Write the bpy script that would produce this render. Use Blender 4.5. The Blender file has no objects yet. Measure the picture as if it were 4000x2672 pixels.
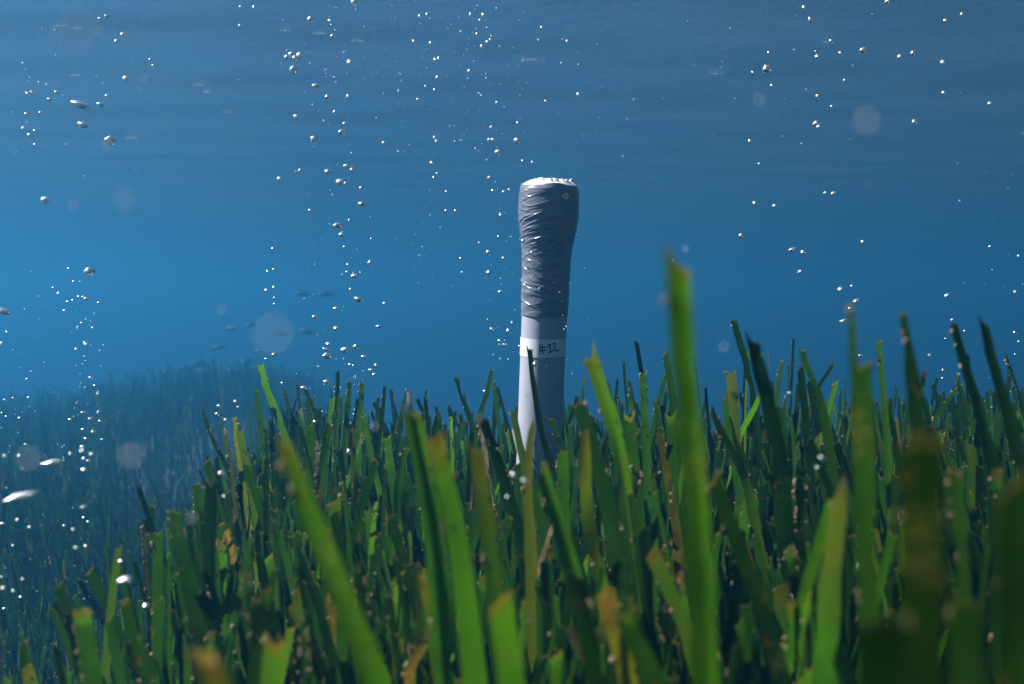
import bpy, bmesh, math, random
import numpy as np
from mathutils import Vector, Matrix, noise as mnoise

scene = bpy.context.scene
COL = scene.collection
R = math.radians
F = 3842.0                      # focal length in photograph pixels (4000 wide)
PITCH = math.atan((1336 - 1200) / F)

# ------------------------------------------------------------ camera
cam_data = bpy.data.cameras.new('camera')
cam = bpy.data.objects.new('camera', cam_data)
COL.objects.link(cam)
cam.location = (0, 0, 0)
cam.rotation_euler = (R(90) - PITCH, 0, 0)
cam_data.sensor_width = 36.0
cam_data.lens = 36.0 * F / 4000.0
cam_data.clip_start = 0.01
cam_data.clip_end = 200
cam_data.dof.use_dof = True
cam_data.dof.focus_distance = 1.2
cam_data.dof.aperture_fstop = 6.6
scene.camera = cam
CAM_M = Matrix.Rotation(R(90) - PITCH, 3, 'X')

# ------------------------------------------------------------ world, sun, exposure
SUN_EL, SUN_AZ = R(46), R(83)   # azimuth counted to the left of the viewing direction
world = bpy.data.worlds.new('World')
scene.world = world
world.use_nodes = True
wn = world.node_tree
wn.nodes.clear()
wo = wn.nodes.new('ShaderNodeOutputWorld')
wb = wn.nodes.new('ShaderNodeBackground')
sky = wn.nodes.new('ShaderNodeTexSky')
sky.sky_type = 'NISHITA'
sky.sun_disc = False
sky.sun_elevation = SUN_EL
sky.sun_rotation = -SUN_AZ
wb.inputs['Strength'].default_value = 0.04
wn.links.new(sky.outputs[0], wb.inputs['Color'])
wn.links.new(wb.outputs[0], wo.inputs['Surface'])

to_sun = Vector((-math.sin(SUN_AZ) * math.cos(SUN_EL), math.cos(SUN_AZ) * math.cos(SUN_EL), math.sin(SUN_EL)))
sd = bpy.data.lights.new('sun', 'SUN')
sd.energy = 5.0
sd.angle = R(0.53)
sd.color = (1.0, 0.95, 0.86)
sun = bpy.data.objects.new('sun', sd)
COL.objects.link(sun)
sun.location = to_sun * 20
sun.rotation_euler = to_sun.to_track_quat('Z', 'Y').to_euler()

scene.view_settings.view_transform = 'Standard'
scene.view_settings.look = 'None'
scene.view_settings.gamma = 1.0
scene.view_settings.exposure = 1.42
scene.render.engine = 'CYCLES'
cy = scene.cycles
cy.use_denoising = True
cy.max_bounces = 7
cy.diffuse_bounces = 2
cy.glossy_bounces = 3
cy.transmission_bounces = 3
cy.volume_bounces = 0
cy.transparent_max_bounces = 12
cy.caustics_reflective = False
cy.caustics_refractive = False
cy.sample_clamp_indirect = 4.0

# ------------------------------------------------------------ helpers
def at(px, py, d):
    """point seen at photograph pixel (px, py), d metres in front of the lens"""
    return CAM_M @ (Vector(((px - 2000) / F, -(py - 1336) / F, -1.0)) * d)

def tag(o, label=None, cat=None, group=None, kind=None):
    if label: o['label'] = label
    if cat: o['category'] = cat
    if group: o['group'] = group
    if kind: o['kind'] = kind
    return o

def mesh_obj(name, verts, faces, mat=None, parent=None, smooth=True, cols=None):
    me = bpy.data.meshes.new(name)
    me.from_pydata([tuple(v) for v in verts], [], [tuple(f) for f in faces])
    if smooth:
        me.polygons.foreach_set('use_smooth', [True] * len(me.polygons))
    if mat: me.materials.append(mat)
    if cols is not None:
        a = me.attributes.new('bl', 'FLOAT_COLOR', 'POINT')
        a.data.foreach_set('color', np.asarray(cols, dtype=np.float32).ravel())
    me.update()
    o = bpy.data.objects.new(name, me)
    COL.objects.link(o)
    if parent: o.parent = parent
    return o

class NT:
    def __init__(self, name):
        self.m = bpy.data.materials.new(name)
        self.m.use_nodes = True
        self.t = self.m.node_tree
        self.t.nodes.clear()
        self.out = self.n('ShaderNodeOutputMaterial')
    def n(self, typ, **kw):
        nd = self.t.nodes.new(typ)
        for k, v in kw.items():
            if isinstance(getattr(type(nd), k, None), property) or hasattr(nd, k): setattr(nd, k, v)
        return nd
    def l(self, a, b): self.t.links.new(a, b)
    def math(self, op, a, b=None, clamp=False, c=None):
        nd = self.t.nodes.new('ShaderNodeMath'); nd.operation = op; nd.use_clamp = clamp
        for i, x in enumerate((a, b, c)):
            if x is None: continue
            if isinstance(x, (int, float)): nd.inputs[i].default_value = x
            else: self.l(x, nd.inputs[i])
        return nd.outputs[0]
    def ramp(self, fac, stops, interp='LINEAR'):
        nd = self.t.nodes.new('ShaderNodeValToRGB')
        e = nd.color_ramp.elements
        nd.color_ramp.interpolation = interp
        while len(e) < len(stops): e.new(0.5)
        for el, (p, c) in zip(e, stops):
            el.position = p; el.color = (*c, 1)
        self.l(fac, nd.inputs[0])
        return nd.outputs[0]
    def noise(self, scale, detail=3, vec=None, rough=0.5):
        nd = self.t.nodes.new('ShaderNodeTexNoise')
        nd.inputs['Scale'].default_value = scale
        nd.inputs['Detail'].default_value = detail
        nd.inputs['Roughness'].default_value = rough
        if vec is not None: self.l(vec, nd.inputs['Vector'])
        return nd.outputs[0]
    def objco(self):
        return self.t.nodes.new('ShaderNodeTexCoord').outputs['Object']
    def mix(self, fac, a, b):
        nd = self.t.nodes.new('ShaderNodeMix'); nd.data_type = 'RGBA'
        if isinstance(fac, (int, float)): nd.inputs[0].default_value = fac
        else: self.l(fac, nd.inputs[0])
        for i, x in ((6, a), (7, b)):
            if isinstance(x, tuple): nd.inputs[i].default_value = (*x, 1)
            else: self.l(x, nd.inputs[i])
        return nd.outputs[2]
    def bump(self, h, strength=0.3, dist=0.001):
        nd = self.t.nodes.new('ShaderNodeBump')
        nd.inputs['Strength'].default_value = strength
        nd.inputs['Distance'].default_value = dist
        self.l(h, nd.inputs['Height'])
        return nd.outputs[0]
    def principled(self, color, rough=0.5, spec=0.5, metal=0.0, normal=None):
        p = self.t.nodes.new('ShaderNodeBsdfPrincipled')
        if isinstance(color, tuple): p.inputs['Base Color'].default_value = (*color, 1)
        else: self.l(color, p.inputs['Base Color'])
        if isinstance(rough, (int, float)): p.inputs['Roughness'].default_value = rough
        else: self.l(rough, p.inputs['Roughness'])
        p.inputs['Specular IOR Level'].default_value = spec
        p.inputs['Metallic'].default_value = metal
        if normal is not None: self.l(normal, p.inputs['Normal'])
        return p
    def done(self, sh):
        self.l(sh, self.out.inputs['Surface'])
        return self.m

# ------------------------------------------------------------ materials
def mat_blade():
    t = NT('seagrass_leaf')
    at_ = t.n('ShaderNodeAttribute'); at_.attribute_name = 'bl'
    sep = t.n('ShaderNodeSeparateColor'); t.l(at_.outputs['Color'], sep.inputs[0])
    tint, tipd, u = sep.outputs[0], sep.outputs[1], sep.outputs[2]
    co = t.objco()
    n1 = t.noise(45, 3, co)
    fmap = t.n('ShaderNodeMapping'); fmap.inputs['Scale'].default_value = (1, 1, 0.05)
    t.l(co, fmap.inputs['Vector'])
    fib = t.noise(900, 3, fmap.outputs[0], 0.6)
    n1 = t.math('MULTIPLY_ADD', fib, 0.9, c=t.math('SUBTRACT', n1, 0.45))
    tv = t.math('ADD', tint, t.math('MULTIPLY', t.math('SUBTRACT', n1, 0.5), 0.26), True)
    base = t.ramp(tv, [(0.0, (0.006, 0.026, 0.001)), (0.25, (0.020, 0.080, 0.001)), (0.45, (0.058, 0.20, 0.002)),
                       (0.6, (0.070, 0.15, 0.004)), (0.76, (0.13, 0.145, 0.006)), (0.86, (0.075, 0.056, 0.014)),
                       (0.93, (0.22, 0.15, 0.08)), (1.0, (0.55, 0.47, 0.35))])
    vein = t.math('SINE', t.math('MULTIPLY', u, 70.0))
    base = t.mix(t.math('MULTIPLY_ADD', vein, 0.25, c=0.2), base, (0.006, 0.022, 0.002))
    # torn, bleached tip rim with an uneven limit
    n2 = t.noise(400, 2, co)
    tip = t.math('LESS_THAN', t.math('ADD', tipd, t.math('MULTIPLY', n2, 0.12)), 0.095)
    base = t.mix(t.math('MULTIPLY', tip, t.math('MULTIPLY', t.noise(19, 1, co), 0.9)), base, (0.24, 0.18, 0.10))
    silt = t.math('MULTIPLY', t.math('SUBTRACT', t.noise(38, 4, co, 0.65), 0.56, True), 3.2, True)
    base = t.mix(t.math('MULTIPLY', silt, 0.38), base, (0.04, 0.036, 0.013))
    # encrusting growth: small pale and rusty flecks
    n3 = t.noise(900, 2, co)
    n4 = t.noise(30, 2, co)
    fl = t.math('GREATER_THAN', t.math('MULTIPLY_ADD', n4, 0.7, c=n3), 1.12)
    base = t.mix(t.math('MULTIPLY', fl, 0.6), base, (0.28, 0.24, 0.15))
    n5 = t.noise(70, 3, co)
    rust = t.math('GREATER_THAN', n5, 0.69)
    base = t.mix(t.math('MULTIPLY', rust, 0.4), base, (0.12, 0.06, 0.012))
    bmp = t.bump(t.math('ADD', vein, t.math('MULTIPLY', t.math('ADD', n3, fib), 1.6)), 0.4, 0.0005)
    p = t.principled(base, 0.38, 0.13, 0, bmp)
    tr = t.n('ShaderNodeBsdfTranslucent')
    trc = t.n('ShaderNodeMix'); trc.data_type = 'RGBA'; trc.blend_type = 'MULTIPLY'; trc.inputs[0].default_value = 1
    t.l(base, trc.inputs[6]); trc.inputs[7].default_value = (2.3, 2.0, 0.4, 1)
    t.l(trc.outputs[2], tr.inputs['Color'])
    mx = t.n('ShaderNodeMixShader'); mx.inputs[0].default_value = 0.34
    t.l(p.outputs[0], mx.inputs[1]); t.l(tr.outputs[0], mx.inputs[2])
    return t.done(mx.outputs[0])

def mat_plain(name, c, rough, spec=0.5, metal=0.0, nscale=0, namp=0.0, bump=0.0):
    t = NT(name)
    col, nrm = c, None
    if nscale:
        n = t.noise(nscale, 4, t.objco())
        col = t.mix(n, tuple(x * (1 - namp) for x in c), tuple(min(1, x * (1 + namp)) for x in c))
        if bump: nrm = t.bump(n, bump, 0.001)
    return t.done(t.principled(col, rough, spec, metal, nrm).outputs[0])

def mat_tape():
    t = NT('duct_tape')
    co = t.objco()
    n = t.noise(60, 4, co)
    fine = t.noise(500, 2, co)
    col = t.mix(n, (0.12, 0.125, 0.17), (0.22, 0.225, 0.28))
    rg = t.math('MULTIPLY_ADD', n, 0.25, c=0.12)
    mp = t.n('ShaderNodeMapping'); mp.inputs['Rotation'].default_value = (0, R(-34), 0); mp.inputs['Scale'].default_value = (15, 15, 75)
    t.l(co, mp.inputs['Vector'])
    cr = t.noise(1.0, 2, mp.outputs[0], 0.6)
    cr = t.math('POWER', t.math('SUBTRACT', 1.0, t.math('MULTIPLY', t.math('ABSOLUTE', t.math('SUBTRACT', cr, 0.5)), 7.0), True), 2.0)
    b = t.bump(t.math('ADD', t.math('MULTIPLY', n, 0.4), t.math('ADD', t.math('MULTIPLY', fine, 0.2), cr)), 0.28, 0.0012)
    return t.done(t.principled(col, rg, 0.8, 0.0, b).outputs[0])

def mat_pipe():
    t = NT('grey_pvc')
    co = t.objco()
    n = t.noise(14, 5, co)
    col = t.mix(n, (0.40, 0.40, 0.49), (0.46, 0.46, 0.56))
    sp = t.math('GREATER_THAN', t.noise(260, 1, co), 0.73)
    col = t.mix(t.math('MULTIPLY', sp, 0.5), col, (0.30, 0.31, 0.30))
    return t.done(t.principled(col, 0.38, 0.45, 0, t.bump(n, 0.1, 0.0008)).outputs[0])

def mat_surface():
    t = NT('water_surface_from_below')
    geo = t.n('ShaderNodeNewGeometry')
    co = t.n('ShaderNodeTexCoord').outputs['Object']
    mp = t.n('ShaderNodeMapping'); mp.inputs['Scale'].default_value = (0.45, 1.0, 1.0); mp.inputs['Rotation'].default_value = (0, 0, R(-8))
    t.l(co, mp.inputs['Vector'])
    a = t.noise(6.0, 3, mp.outputs[0], 0.55)
    b = t.noise(22.0, 2, mp.outputs[0], 0.5)
    h = t.math('ADD', a, t.math('MULTIPLY', b, 0.22))
    nrm = t.bump(h, 0.07, 0.10)
    fine = t.t.nodes.new('ShaderNodeBump')
    fine.inputs['Strength'].default_value = 1.0; fine.inputs['Distance'].default_value = 0.0017
    t.l(t.noise(640, 1, mp.outputs[0], 0.5), fine.inputs['Height']); t.l(nrm, fine.inputs['Normal'])
    nrm = fine.outputs[0]
    dot = t.n('ShaderNodeVectorMath'); dot.operation = 'DOT_PRODUCT'
    t.l(nrm, dot.inputs[0]); t.l(geo.outputs['Incoming'], dot.inputs[1])
    c = t.math('ABSOLUTE', dot.outputs['Value'])
    mr = t.n('ShaderNodeMapRange'); mr.interpolation_type = 'SMOOTHSTEP'
    mr.inputs['From Min'].default_value = 0.46; mr.inputs['From Max'].default_value = 0.60
    mr.inputs['To Min'].default_value = 0.0; mr.inputs['To Max'].default_value = 1.0
    t.l(c, mr.inputs['Value'])
    gl = t.n('ShaderNodeBsdfGlossy'); gl.inputs['Roughness'].default_value = 0.10
    gl.inputs['Color'].default_value = (0.96, 0.97, 0.98, 1)
    t.l(nrm, gl.inputs['Normal'])
    tp = t.n('ShaderNodeBsdfTransparent')
    mx = t.n('ShaderNodeMixShader')
    t.l(mr.outputs[0], mx.inputs[0]); t.l(gl.outputs[0], mx.inputs[1]); t.l(tp.outputs[0], mx.inputs[2])
    return t.done(mx.outputs[0])

M_BLADE = mat_blade()
M_TAPE = mat_tape()
M_PIPE = mat_pipe()
M_BAND = mat_plain('white_label_tape', (0.88, 0.88, 0.9), 0.4, 0.4, 0, 30, 0.05, 0.1)
M_INK = mat_plain('black_marker_ink', (0.012, 0.012, 0.016), 0.5, 0.3, 0, 200, 0.3)
M_CAP = mat_plain('torn_white_film', (0.85, 0.85, 0.84), 0.32, 0.6, 0, 90, 0.08, 0.4)
def mat_bubble():
    t = NT('air_bubble_skin')
    lw = t.n('ShaderNodeLayerWeight'); lw.inputs['Blend'].default_value = 0.5
    gl = t.n('ShaderNodeBsdfGlossy'); gl.inputs['Roughness'].default_value = 0.36
    n = t.noise(70, 2, t.objco())
    t.l(t.mix(n, (0.90, 0.93, 0.96), (1.0, 1.0, 1.0)), gl.inputs['Color'])
    tp_ = t.n('ShaderNodeBsdfTransparent')
    mx = t.n('ShaderNodeMixShader')
    fac = t.math('MULTIPLY', t.math('SUBTRACT', 1.0, lw.outputs['Facing']), 0.22, True)
    t.l(fac, mx.inputs[0]); t.l(gl.outputs[0], mx.inputs[1]); t.l(tp_.outputs[0], mx.inputs[2])
    return t.done(mx.outputs[0])
M_BUB = mat_bubble()
def mat_fine():
    t = NT('fine_bubble_skin')
    gl = t.n('ShaderNodeBsdfGlossy'); gl.inputs['Roughness'].default_value = 0.42
    n = t.noise(40, 1, t.objco())
    t.l(t.mix(n, (0.85, 0.90, 0.94), (1.0, 0.98, 0.95)), gl.inputs['Color'])
    tp_ = t.n('ShaderNodeBsdfTransparent')
    mx = t.n('ShaderNodeMixShader'); mx.inputs[0].default_value = 0.12
    t.l(gl.outputs[0], mx.inputs[1]); t.l(tp_.outputs[0], mx.inputs[2])
    return t.done(mx.outputs[0])
M_FINE = mat_fine()
M_STREAK = mat_plain('pale_surface_streak', (0.80, 0.84, 0.84), 0.4, 0.5, 0.0, 120, 0.1, 0.5)
M_PART = mat_plain('pale_plankton', (0.78, 0.76, 0.74), 0.7, 0.2, 0, 900, 0.2)
M_FISH = mat_plain('dusky_fish_skin', (0.035, 0.045, 0.05), 0.45, 0.5, 0, 60, 0.4)
M_SEA = mat_surface()

def mat_ground():
    t = NT('sediment')
    co = t.objco()
    n = t.noise(5, 6, co); f = t.noise(80, 3, co)
    col = t.mix(n, (0.045, 0.045, 0.025), (0.12, 0.11, 0.07))
    col = t.mix(t.math('MULTIPLY', f, 0.5), col, (0.02, 0.035, 0.012))
    return t.done(t.principled(col, 0.9, 0.2, 0, t.bump(f, 0.6, 0.02)).outputs[0])
M_GROUND = mat_ground()

# ------------------------------------------------------------ the water, the surface, the seabed
SURF_Z = 0.62
def smooth(a, b, x):
    x = np.clip((x - a) / (b - a), 0, 1)
    return x * x * (3 - 2 * x)

def canopy(x, y):
    """height of the leaf tops of the meadow"""
    x = np.asarray(x, float); y = np.asarray(y, float)
    edge = -0.13 - 0.15 * y
    left = smooth(0.04, -0.16, x - edge)                # falls away to the left
    right = smooth(0.0, 0.5, x)
    near = -0.182 + 0.03 * right + 0.02 * smooth(0.35, 0.8, x) + 0.012 * smooth(0.0, -0.3, x)
    back = smooth(1.7, 2.9, y)
    low = -0.50 - 0.22 * smooth(-1.7, -4.2, x)
    h = near * (1 - np.maximum(left, back)) + low * np.maximum(left, back)
    h = h + 0.12 * np.exp(-(((x + 1.75) / 1.1) ** 2 + ((y - 6.8) / 1.3) ** 2))
    deep = smooth(2.3, 5.5, y) * smooth(-1.5, -0.1, x + 0.06 * (y - 2.3)) 
    deep = np.maximum(deep, smooth(8.5, 14.0, y))
    h = h - 2.4 * deep
    h = h + 0.02 * np.sin(3.1 * x + 1.3 * y) + 0.02 * np.sin(2.3 * y - 1.7 * x + 1)
    return h

BED = 0.42
def ground_z(x, y):
    return canopy(x, y) - BED

def axis_steps(lo, hi, c0, c1, fine, coarse):
    v = list(np.arange(c0, c1 + 1e-6, fine))
    s, p = fine, c1
    while p < hi:
        s = min(coarse, s * 1.35); p += s; v.append(min(p, hi))
    s, p = fine, c0
    pre = []
    while p > lo:
        s = min(coarse, s * 1.35); p -= s; pre.append(max(p, lo))
    return np.array(pre[::-1] + v)

def sheet(name, xs, ys, zf, mat):
    X, Y = np.meshgrid(xs, ys)
    Z = zf(X, Y)
    nx, ny = len(xs), len(ys)
    V = np.stack([X, Y, Z], -1).reshape(-1, 3)
    i = np.arange((ny - 1) * (nx - 1)); r, c = i // (nx - 1), i % (nx - 1)
    a = r * nx + c
    Fc = np.stack([a, a + 1, a + nx + 1, a + nx], -1)
    return mesh_obj(name, V.tolist(), Fc.tolist(), mat)

tag(sheet('seabed', axis_steps(-70, 70, -4, 3, 0.12, 5), axis_steps(-12, 70, -0.6, 9, 0.12, 3), ground_z, M_GROUND), kind='structure')

def waves(X, Y):
    z = 0.0015 * np.sin(6.5 * Y + 1.1 * X + 0.7 * np.sin(1.9 * X + 0.4)) \
      + 0.002 * np.sin(13.0 * Y - 2.6 * X + 1.2 * np.sin(1.3 * X + 2.0)) \
      + 0.002 * np.sin(2.6 * Y + 0.8 * X + 1.7) + 0.0008 * np.sin(21 * Y + 7 * X + 2 * np.sin(2 * X)) \
      + 0.002 * np.sin(9 * X + 5 * Y)
    return SURF_Z + z
tag(sheet('water_surface', axis_steps(-70, 70, -4, 4, 0.05, 5), axis_steps(-12, 70, 0.4, 8, 0.03, 2), waves, M_SEA), kind='structure')

# the water body itself: one closed box of even density round everything
hz = NT('sea_water')
pv = hz.n('ShaderNodeVolumePrincipled')
pv.inputs['Color'].default_value = (0.027, 0.168, 0.40, 1)
pv.inputs['Absorption Color'].default_value = (0.02, 0.10, 0.16, 1)
pv.inputs['Density'].default_value = 0.165
pv.inputs['Anisotropy'].default_value = 0.45
hz.l(pv.outputs[0], hz.out.inputs['Volume'])
hb = bmesh.new()
bmesh.ops.create_cube(hb, size=1.0)
hm = bpy.data.meshes.new('haze'); 
x0, x1, y0, y1, z0, z1 = -72, 72, -14, 72, -4.5, 0.78
for v in hb.verts:
    v.co = Vector((x0 if v.co.x < 0 else x1, y0 if v.co.y < 0 else y1, z0 if v.co.z < 0 else z1))
hb.to_mesh(hm); hb.free()
hm.materials.append(hz.m)
ho = bpy.data.objects.new('haze', hm); COL.objects.link(ho)
tag(ho, kind='stuff')

# ------------------------------------------------------------ the tube
rng = np.random.default_rng(12)
T0 = at(2122, 1346, 1.28)
AX = Vector((0.036, -0.085, 1)).normalized()
FRONT = Vector((0, -1, 0)); FRONT = (FRONT - AX * FRONT.dot(AX)).normalized()
RIGHT = AX.cross(FRONT) * -1
if RIGHT.x < 0: RIGHT = -RIGHT
PXM = 1.28 / F
def tube_pt(theta, s, r):
    """theta 0 faces the camera, positive to the right"""
    return RIGHT * (r * math.sin(theta)) + FRONT * (r * math.cos(theta)) + AX * s
RT = 88 * PXM
s_bot = -(T0.z - float(ground_z(T0.x, T0.y))) / AX.z - 0.06
tube = bpy.data.objects.new('marker_tube', None)
COL.objects.link(tube)
BASE = T0 + AX * (s_bot + 0.06)
tube.location = BASE
tag(tube, 'upright grey plastic tube with wrinkled dark tape around its top and a white #12 label', 'tube')
def tp(theta, s, r): return tube_pt(theta, s, r) + T0 - BASE

def lathe_grid(nth, ss, rf, closed=True):
    V, Fc = [], []
    for s in ss:
        for k in range(nth):
            th = 2 * math.pi * k / nth
            V.append(tp(th, s, rf(th, s)))
    for j in range(len(ss) - 1):
        for k in range(nth):
            k2 = (k + 1) % nth
            Fc.append((j * nth + k, j * nth + k2, (j + 1) * nth + k2, (j + 1) * nth + k))
    return V, Fc
V, Fc = lathe_grid(96, np.linspace(s_bot, 0.19, 40), lambda th, s: RT)
n = len(V); Fc.append(tuple(range(n - 96, n)))
mesh_obj('pipe', V, Fc, M_PIPE, tube)

# tape wrap: profile of the photograph plus a field of pressed ridges
prof_s = np.array([0.036, 0.045, 0.093, 0.114, 0.128, 0.140, 0.152, 0.167, 0.185, 0.200, 0.2055])
prof_r = np.array([0.0299, 0.0300, 0.0306, 0.0309, 0.0322, 0.0342, 0.0361, 0.0379, 0.0380, 0.0372, 0.0350])
NTH, NS = 300, 260
ths = np.linspace(-math.pi, math.pi, NTH, endpoint=False)
TH, SS = np.meshgrid(ths, np.linspace(0.0385, 0.2055, NS))
# the lower rim of the tape is a clean, very slightly slanted cut
RR = np.interp(SS, prof_s, prof_r) + 0.0006
def ridge(th0, s0, slope, half, w, amp, bend=0.0):
    d = (TH - th0 + math.pi) % (2 * math.pi) - math.pi
    sc = s0 + slope * d * 0.033 + bend * d * d * 0.033
    win = np.clip(1 - (d / half) ** 2, 0, 1) ** 0.8
    x = (SS - sc) / w
    return amp * win * np.exp(-np.abs(x) ** 1.5)
for i in range(230):                                  # fans that climb to the right over the bulge
    s0 = rng.normal(0.150, 0.022); 
    if not 0.10 < s0 < 0.198: continue
    RR += ridge(rng.uniform(-math.pi, math.pi), s0, rng.uniform(0.22, 0.62), rng.uniform(0.2, 0.75), rng.uniform(0.0004, 0.0009), rng.uniform(0.00015, 0.0007), rng.uniform(-0.3, 0.2))
for i in range(70):                                   # creases that fall to the right under the bulge
    s0 = rng.uniform(0.062, 0.128)
    RR += ridge(rng.normal(-0.95, 0.9), s0, rng.uniform(-0.75, -0.15), rng.uniform(0.2, 0.6), rng.uniform(0.0005, 0.0011), rng.uniform(0.0002, 0.0008), rng.uniform(-0.1, 0.4))
for th0, s0, sl, hf, am in ((-1.0, 0.0555, -0.25, 0.62, 0.0010), (-0.95, 0.0765, -0.35, 0.6, 0.0010), (-1.0, 0.0700, -0.25, 0.5, 0.0007),
                            (-1.05, 0.0985, -0.45, 0.55, 0.0010), (-0.7, 0.163, 0.5, 0.5, 0.0011), (-0.6, 0.157, 0.45, 0.5, 0.0009), (-0.9, 0.148, 0.35, 0.5, 0.0009)):
    RR += ridge(th0, s0, sl, hf, 0.0008, am * 1.2)
for i in range(26):                                   # short puckers below the top rim on the sunny side
    RR += ridge(rng.normal(-1.25, 0.3), rng.uniform(0.168, 0.2), rng.uniform(-0.4, 0.2), rng.uniform(0.12, 0.3), 0.0007, rng.uniform(0.0003, 0.0008))
RR += 0.0002 * np.sin(TH * 3 - SS * 400)
wob = 0.0010 * np.sin(TH * 3 + 1.0) + 0.0006 * np.sin(TH * 7)
V = []
for j in range(NS):
    for k in range(NTH):
        s = SS[j, k] + wob[j, k] * smooth(0.195, 0.2055, SS[j, k])
        V.append(tp(TH[j, k], s, RR[j, k]))
Fc = [(j * NTH + k, j * NTH + (k + 1) % NTH, (j + 1) * NTH + (k + 1) % NTH, (j + 1) * NTH + k) for j in range(NS - 1) for k in range(NTH)]
tape = mesh_obj('tape_wrap', V, Fc, M_TAPE, tube)
tape['label'] = 'dark grey adhesive tape wound in wrinkles over the wider top'
# a loose tag end of tape on the shaded side
V, Fc = [], []
for j in range(9):
    for k in range(5):
        s = 0.119 + 0.019 * j / 8
        V.append(tp(0.50 + 0.10 * k / 4 + 0.05 * j / 8, s, np.interp(s, prof_s, prof_r) + 0.0022 + 0.0006 * math.sin(k * 1.4)))
for j in range(8):
    for k in range(4): Fc.append((j * 5 + k, j * 5 + k + 1, j * 5 + k + 6, j * 5 + k + 5))
mesh_obj('tape_end', V, Fc, M_TAPE, tube)

# crumpled white film closing the mouth, with a ragged rim
V, Fc = [], []
NR, NT_ = 16, 120
for i in range(NR + 1):
    q = i / NR
    for k in range(NT_):
        th = 2 * math.pi * k / NT_
        r = 0.0362 * (1 - q) if i else 0.0364
        s = 0.2035 + 0.0098 * (1 - (1 - q) ** 3.2)
        c = Vector((r * math.cos(th) * 120, r * math.sin(th) * 120, 3.1))
        s += 0.0018 * (mnoise.noise(c) + 0.5 * mnoise.noise(c * 2.7)) * min(1, q * 5)
        if 1 <= i <= 6: s += 0.0040 * max(0, mnoise.noise(Vector((th * 3.2, 7.7 + i * 0.1, 0.3))) - 0.12) * (1.6 - abs(i - 3) * 0.3)
        V.append(tp(th, s, max(r, 0.0001)))
for i in range(NR):
    for k in range(NT_):
        k2 = (k + 1) % NT_
        Fc.append((i * NT_ + k, i * NT_ + k2, (i + 1) * NT_ + k2, (i + 1) * NT_ + k))
cap = mesh_obj('top_cover', V, Fc, M_CAP, tube)
for th, h, w in ((0.05, 0.0055, 0.10), (0.32, 0.005, 0.12), (0.95, 0.0045, 0.14), (-0.35, 0.003, 0.12), (0.62, 0.003, 0.1), (-2.4, 0.006, 0.12), (2.2, 0.005, 0.1), (1.4, 0.004, 0.1)):
    a, b, c, d = tp(th - w, 0.209, 0.026), tp(th + w, 0.209, 0.026), tp(th + w * 0.2, 0.2125 + h * 0.45, 0.0275), tp(th, 0.209, 0.022)
    mesh_obj('torn_point', [a, b, c, d], [(0, 1, 2), (1, 3, 2), (3, 0, 2)], M_CAP, cap, smooth=False)

# white label band with the handwritten number
V, Fc = lathe_grid(96, np.linspace(-0.0138, 0.0098, 6), lambda th, s: RT + 0.0006)
band = mesh_obj('label_band', V, Fc, M_BAND, tube)
for i, v in enumerate(band.data.vertices):
    th = 2 * math.pi * (i % 96) / 96
    v.co += AX * (0.0007 * math.sin(th + 0.4))
strokes = [[(428, 388), (431, 425), (434, 466)], [(447, 384), (452, 420), (458, 462)], [(425, 413), (450, 410), (477, 405)], [(429, 441), (455, 436), (483, 429)],
           [(491, 412), (500, 398), (511, 378), (513, 410), (517, 446)], [(498, 453), (515, 447), (533, 440)],
           [(528, 387), (536, 378), (546, 373), (552, 381), (550, 402), (541, 434), (553, 433), (568, 440), (578, 438), (586, 429)]]
V, Fc = [], []
for st in strokes:
    P = []
    for a, b in zip(st[:-1], st[1:]):
        for q in np.linspace(0, 1, 5)[:-1]: P.append((a[0] + (b[0] - a[0]) * q, a[1] + (b[1] - a[1]) * q))
    P.append(st[-1])
    base_i = None
    for i, (X, Y) in enumerate(P):
        off = X / 2.09 + 1900 - 2122
        th = math.asin(max(-0.98, min(0.98, off / 88.0)))
        s = (1346 - (Y / 2.09 + 1150)) * PXM
        # the band's front edge bows down as the tube leans; undo it so the hand stays level
        s += 0.0013 * (1 - math.cos(th))
        c = tp(th, s, RT + 0.0008)
        nrm = (tp(th, s, RT + 0.01) - c).normalized()
        tan = Vector((P[min(i + 1, len(P) - 1)][0] - P[max(i - 1, 0)][0], -(P[min(i + 1, len(P) - 1)][1] - P[max(i - 1, 0)][1]), 0))
        tth = (tp(th + 0.01, s, RT) - tp(th - 0.01, s, RT)).normalized()
        T = (tth * tan.x + AX * tan.y).normalized()
        B = nrm.cross(T)
        w = 0.0008
        i0 = len(V)
        V += [c + B * w, c + nrm * 0.0002, c - B * w]
        if i: Fc += [(i0 - 3, i0 - 2, i0 + 1, i0), (i0 - 2, i0 - 1, i0 + 2, i0 + 1)]
ink = mesh_obj('handwritten_number', V, Fc, M_INK, band)
ink['label'] = 'black handwritten #12'

# ------------------------------------------------------------ seagrass blades
def catmull(P, n):
    """smooth curve through unevenly spaced points"""
    h = [max(1e-6, (b - a).length) for a, b in zip(P[:-1], P[1:])]
    m = [(P[1] - P[0]) / h[0]]
    for i in range(1, len(P) - 1):
        m.append(((P[i + 1] - P[i]) / h[i] * h[i - 1] + (P[i] - P[i - 1]) / h[i - 1] * h[i]) / (h[i] + h[i - 1]))
    m.append((P[-1] - P[-2]) / h[-1])
    out = []
    per = max(4, n // len(h))
    for i in range(len(h)):
        for k in range(per):
            t = k / per
            t2, t3 = t * t, t * t * t
            out.append(P[i] * (2 * t3 - 3 * t2 + 1) + m[i] * (h[i] * (t3 - 2 * t2 + t)) + P[i + 1] * (3 * t2 - 2 * t3) + m[i + 1] * (h[i] * (t3 - t2)))
    out.append(P[-1])
    return out

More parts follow.
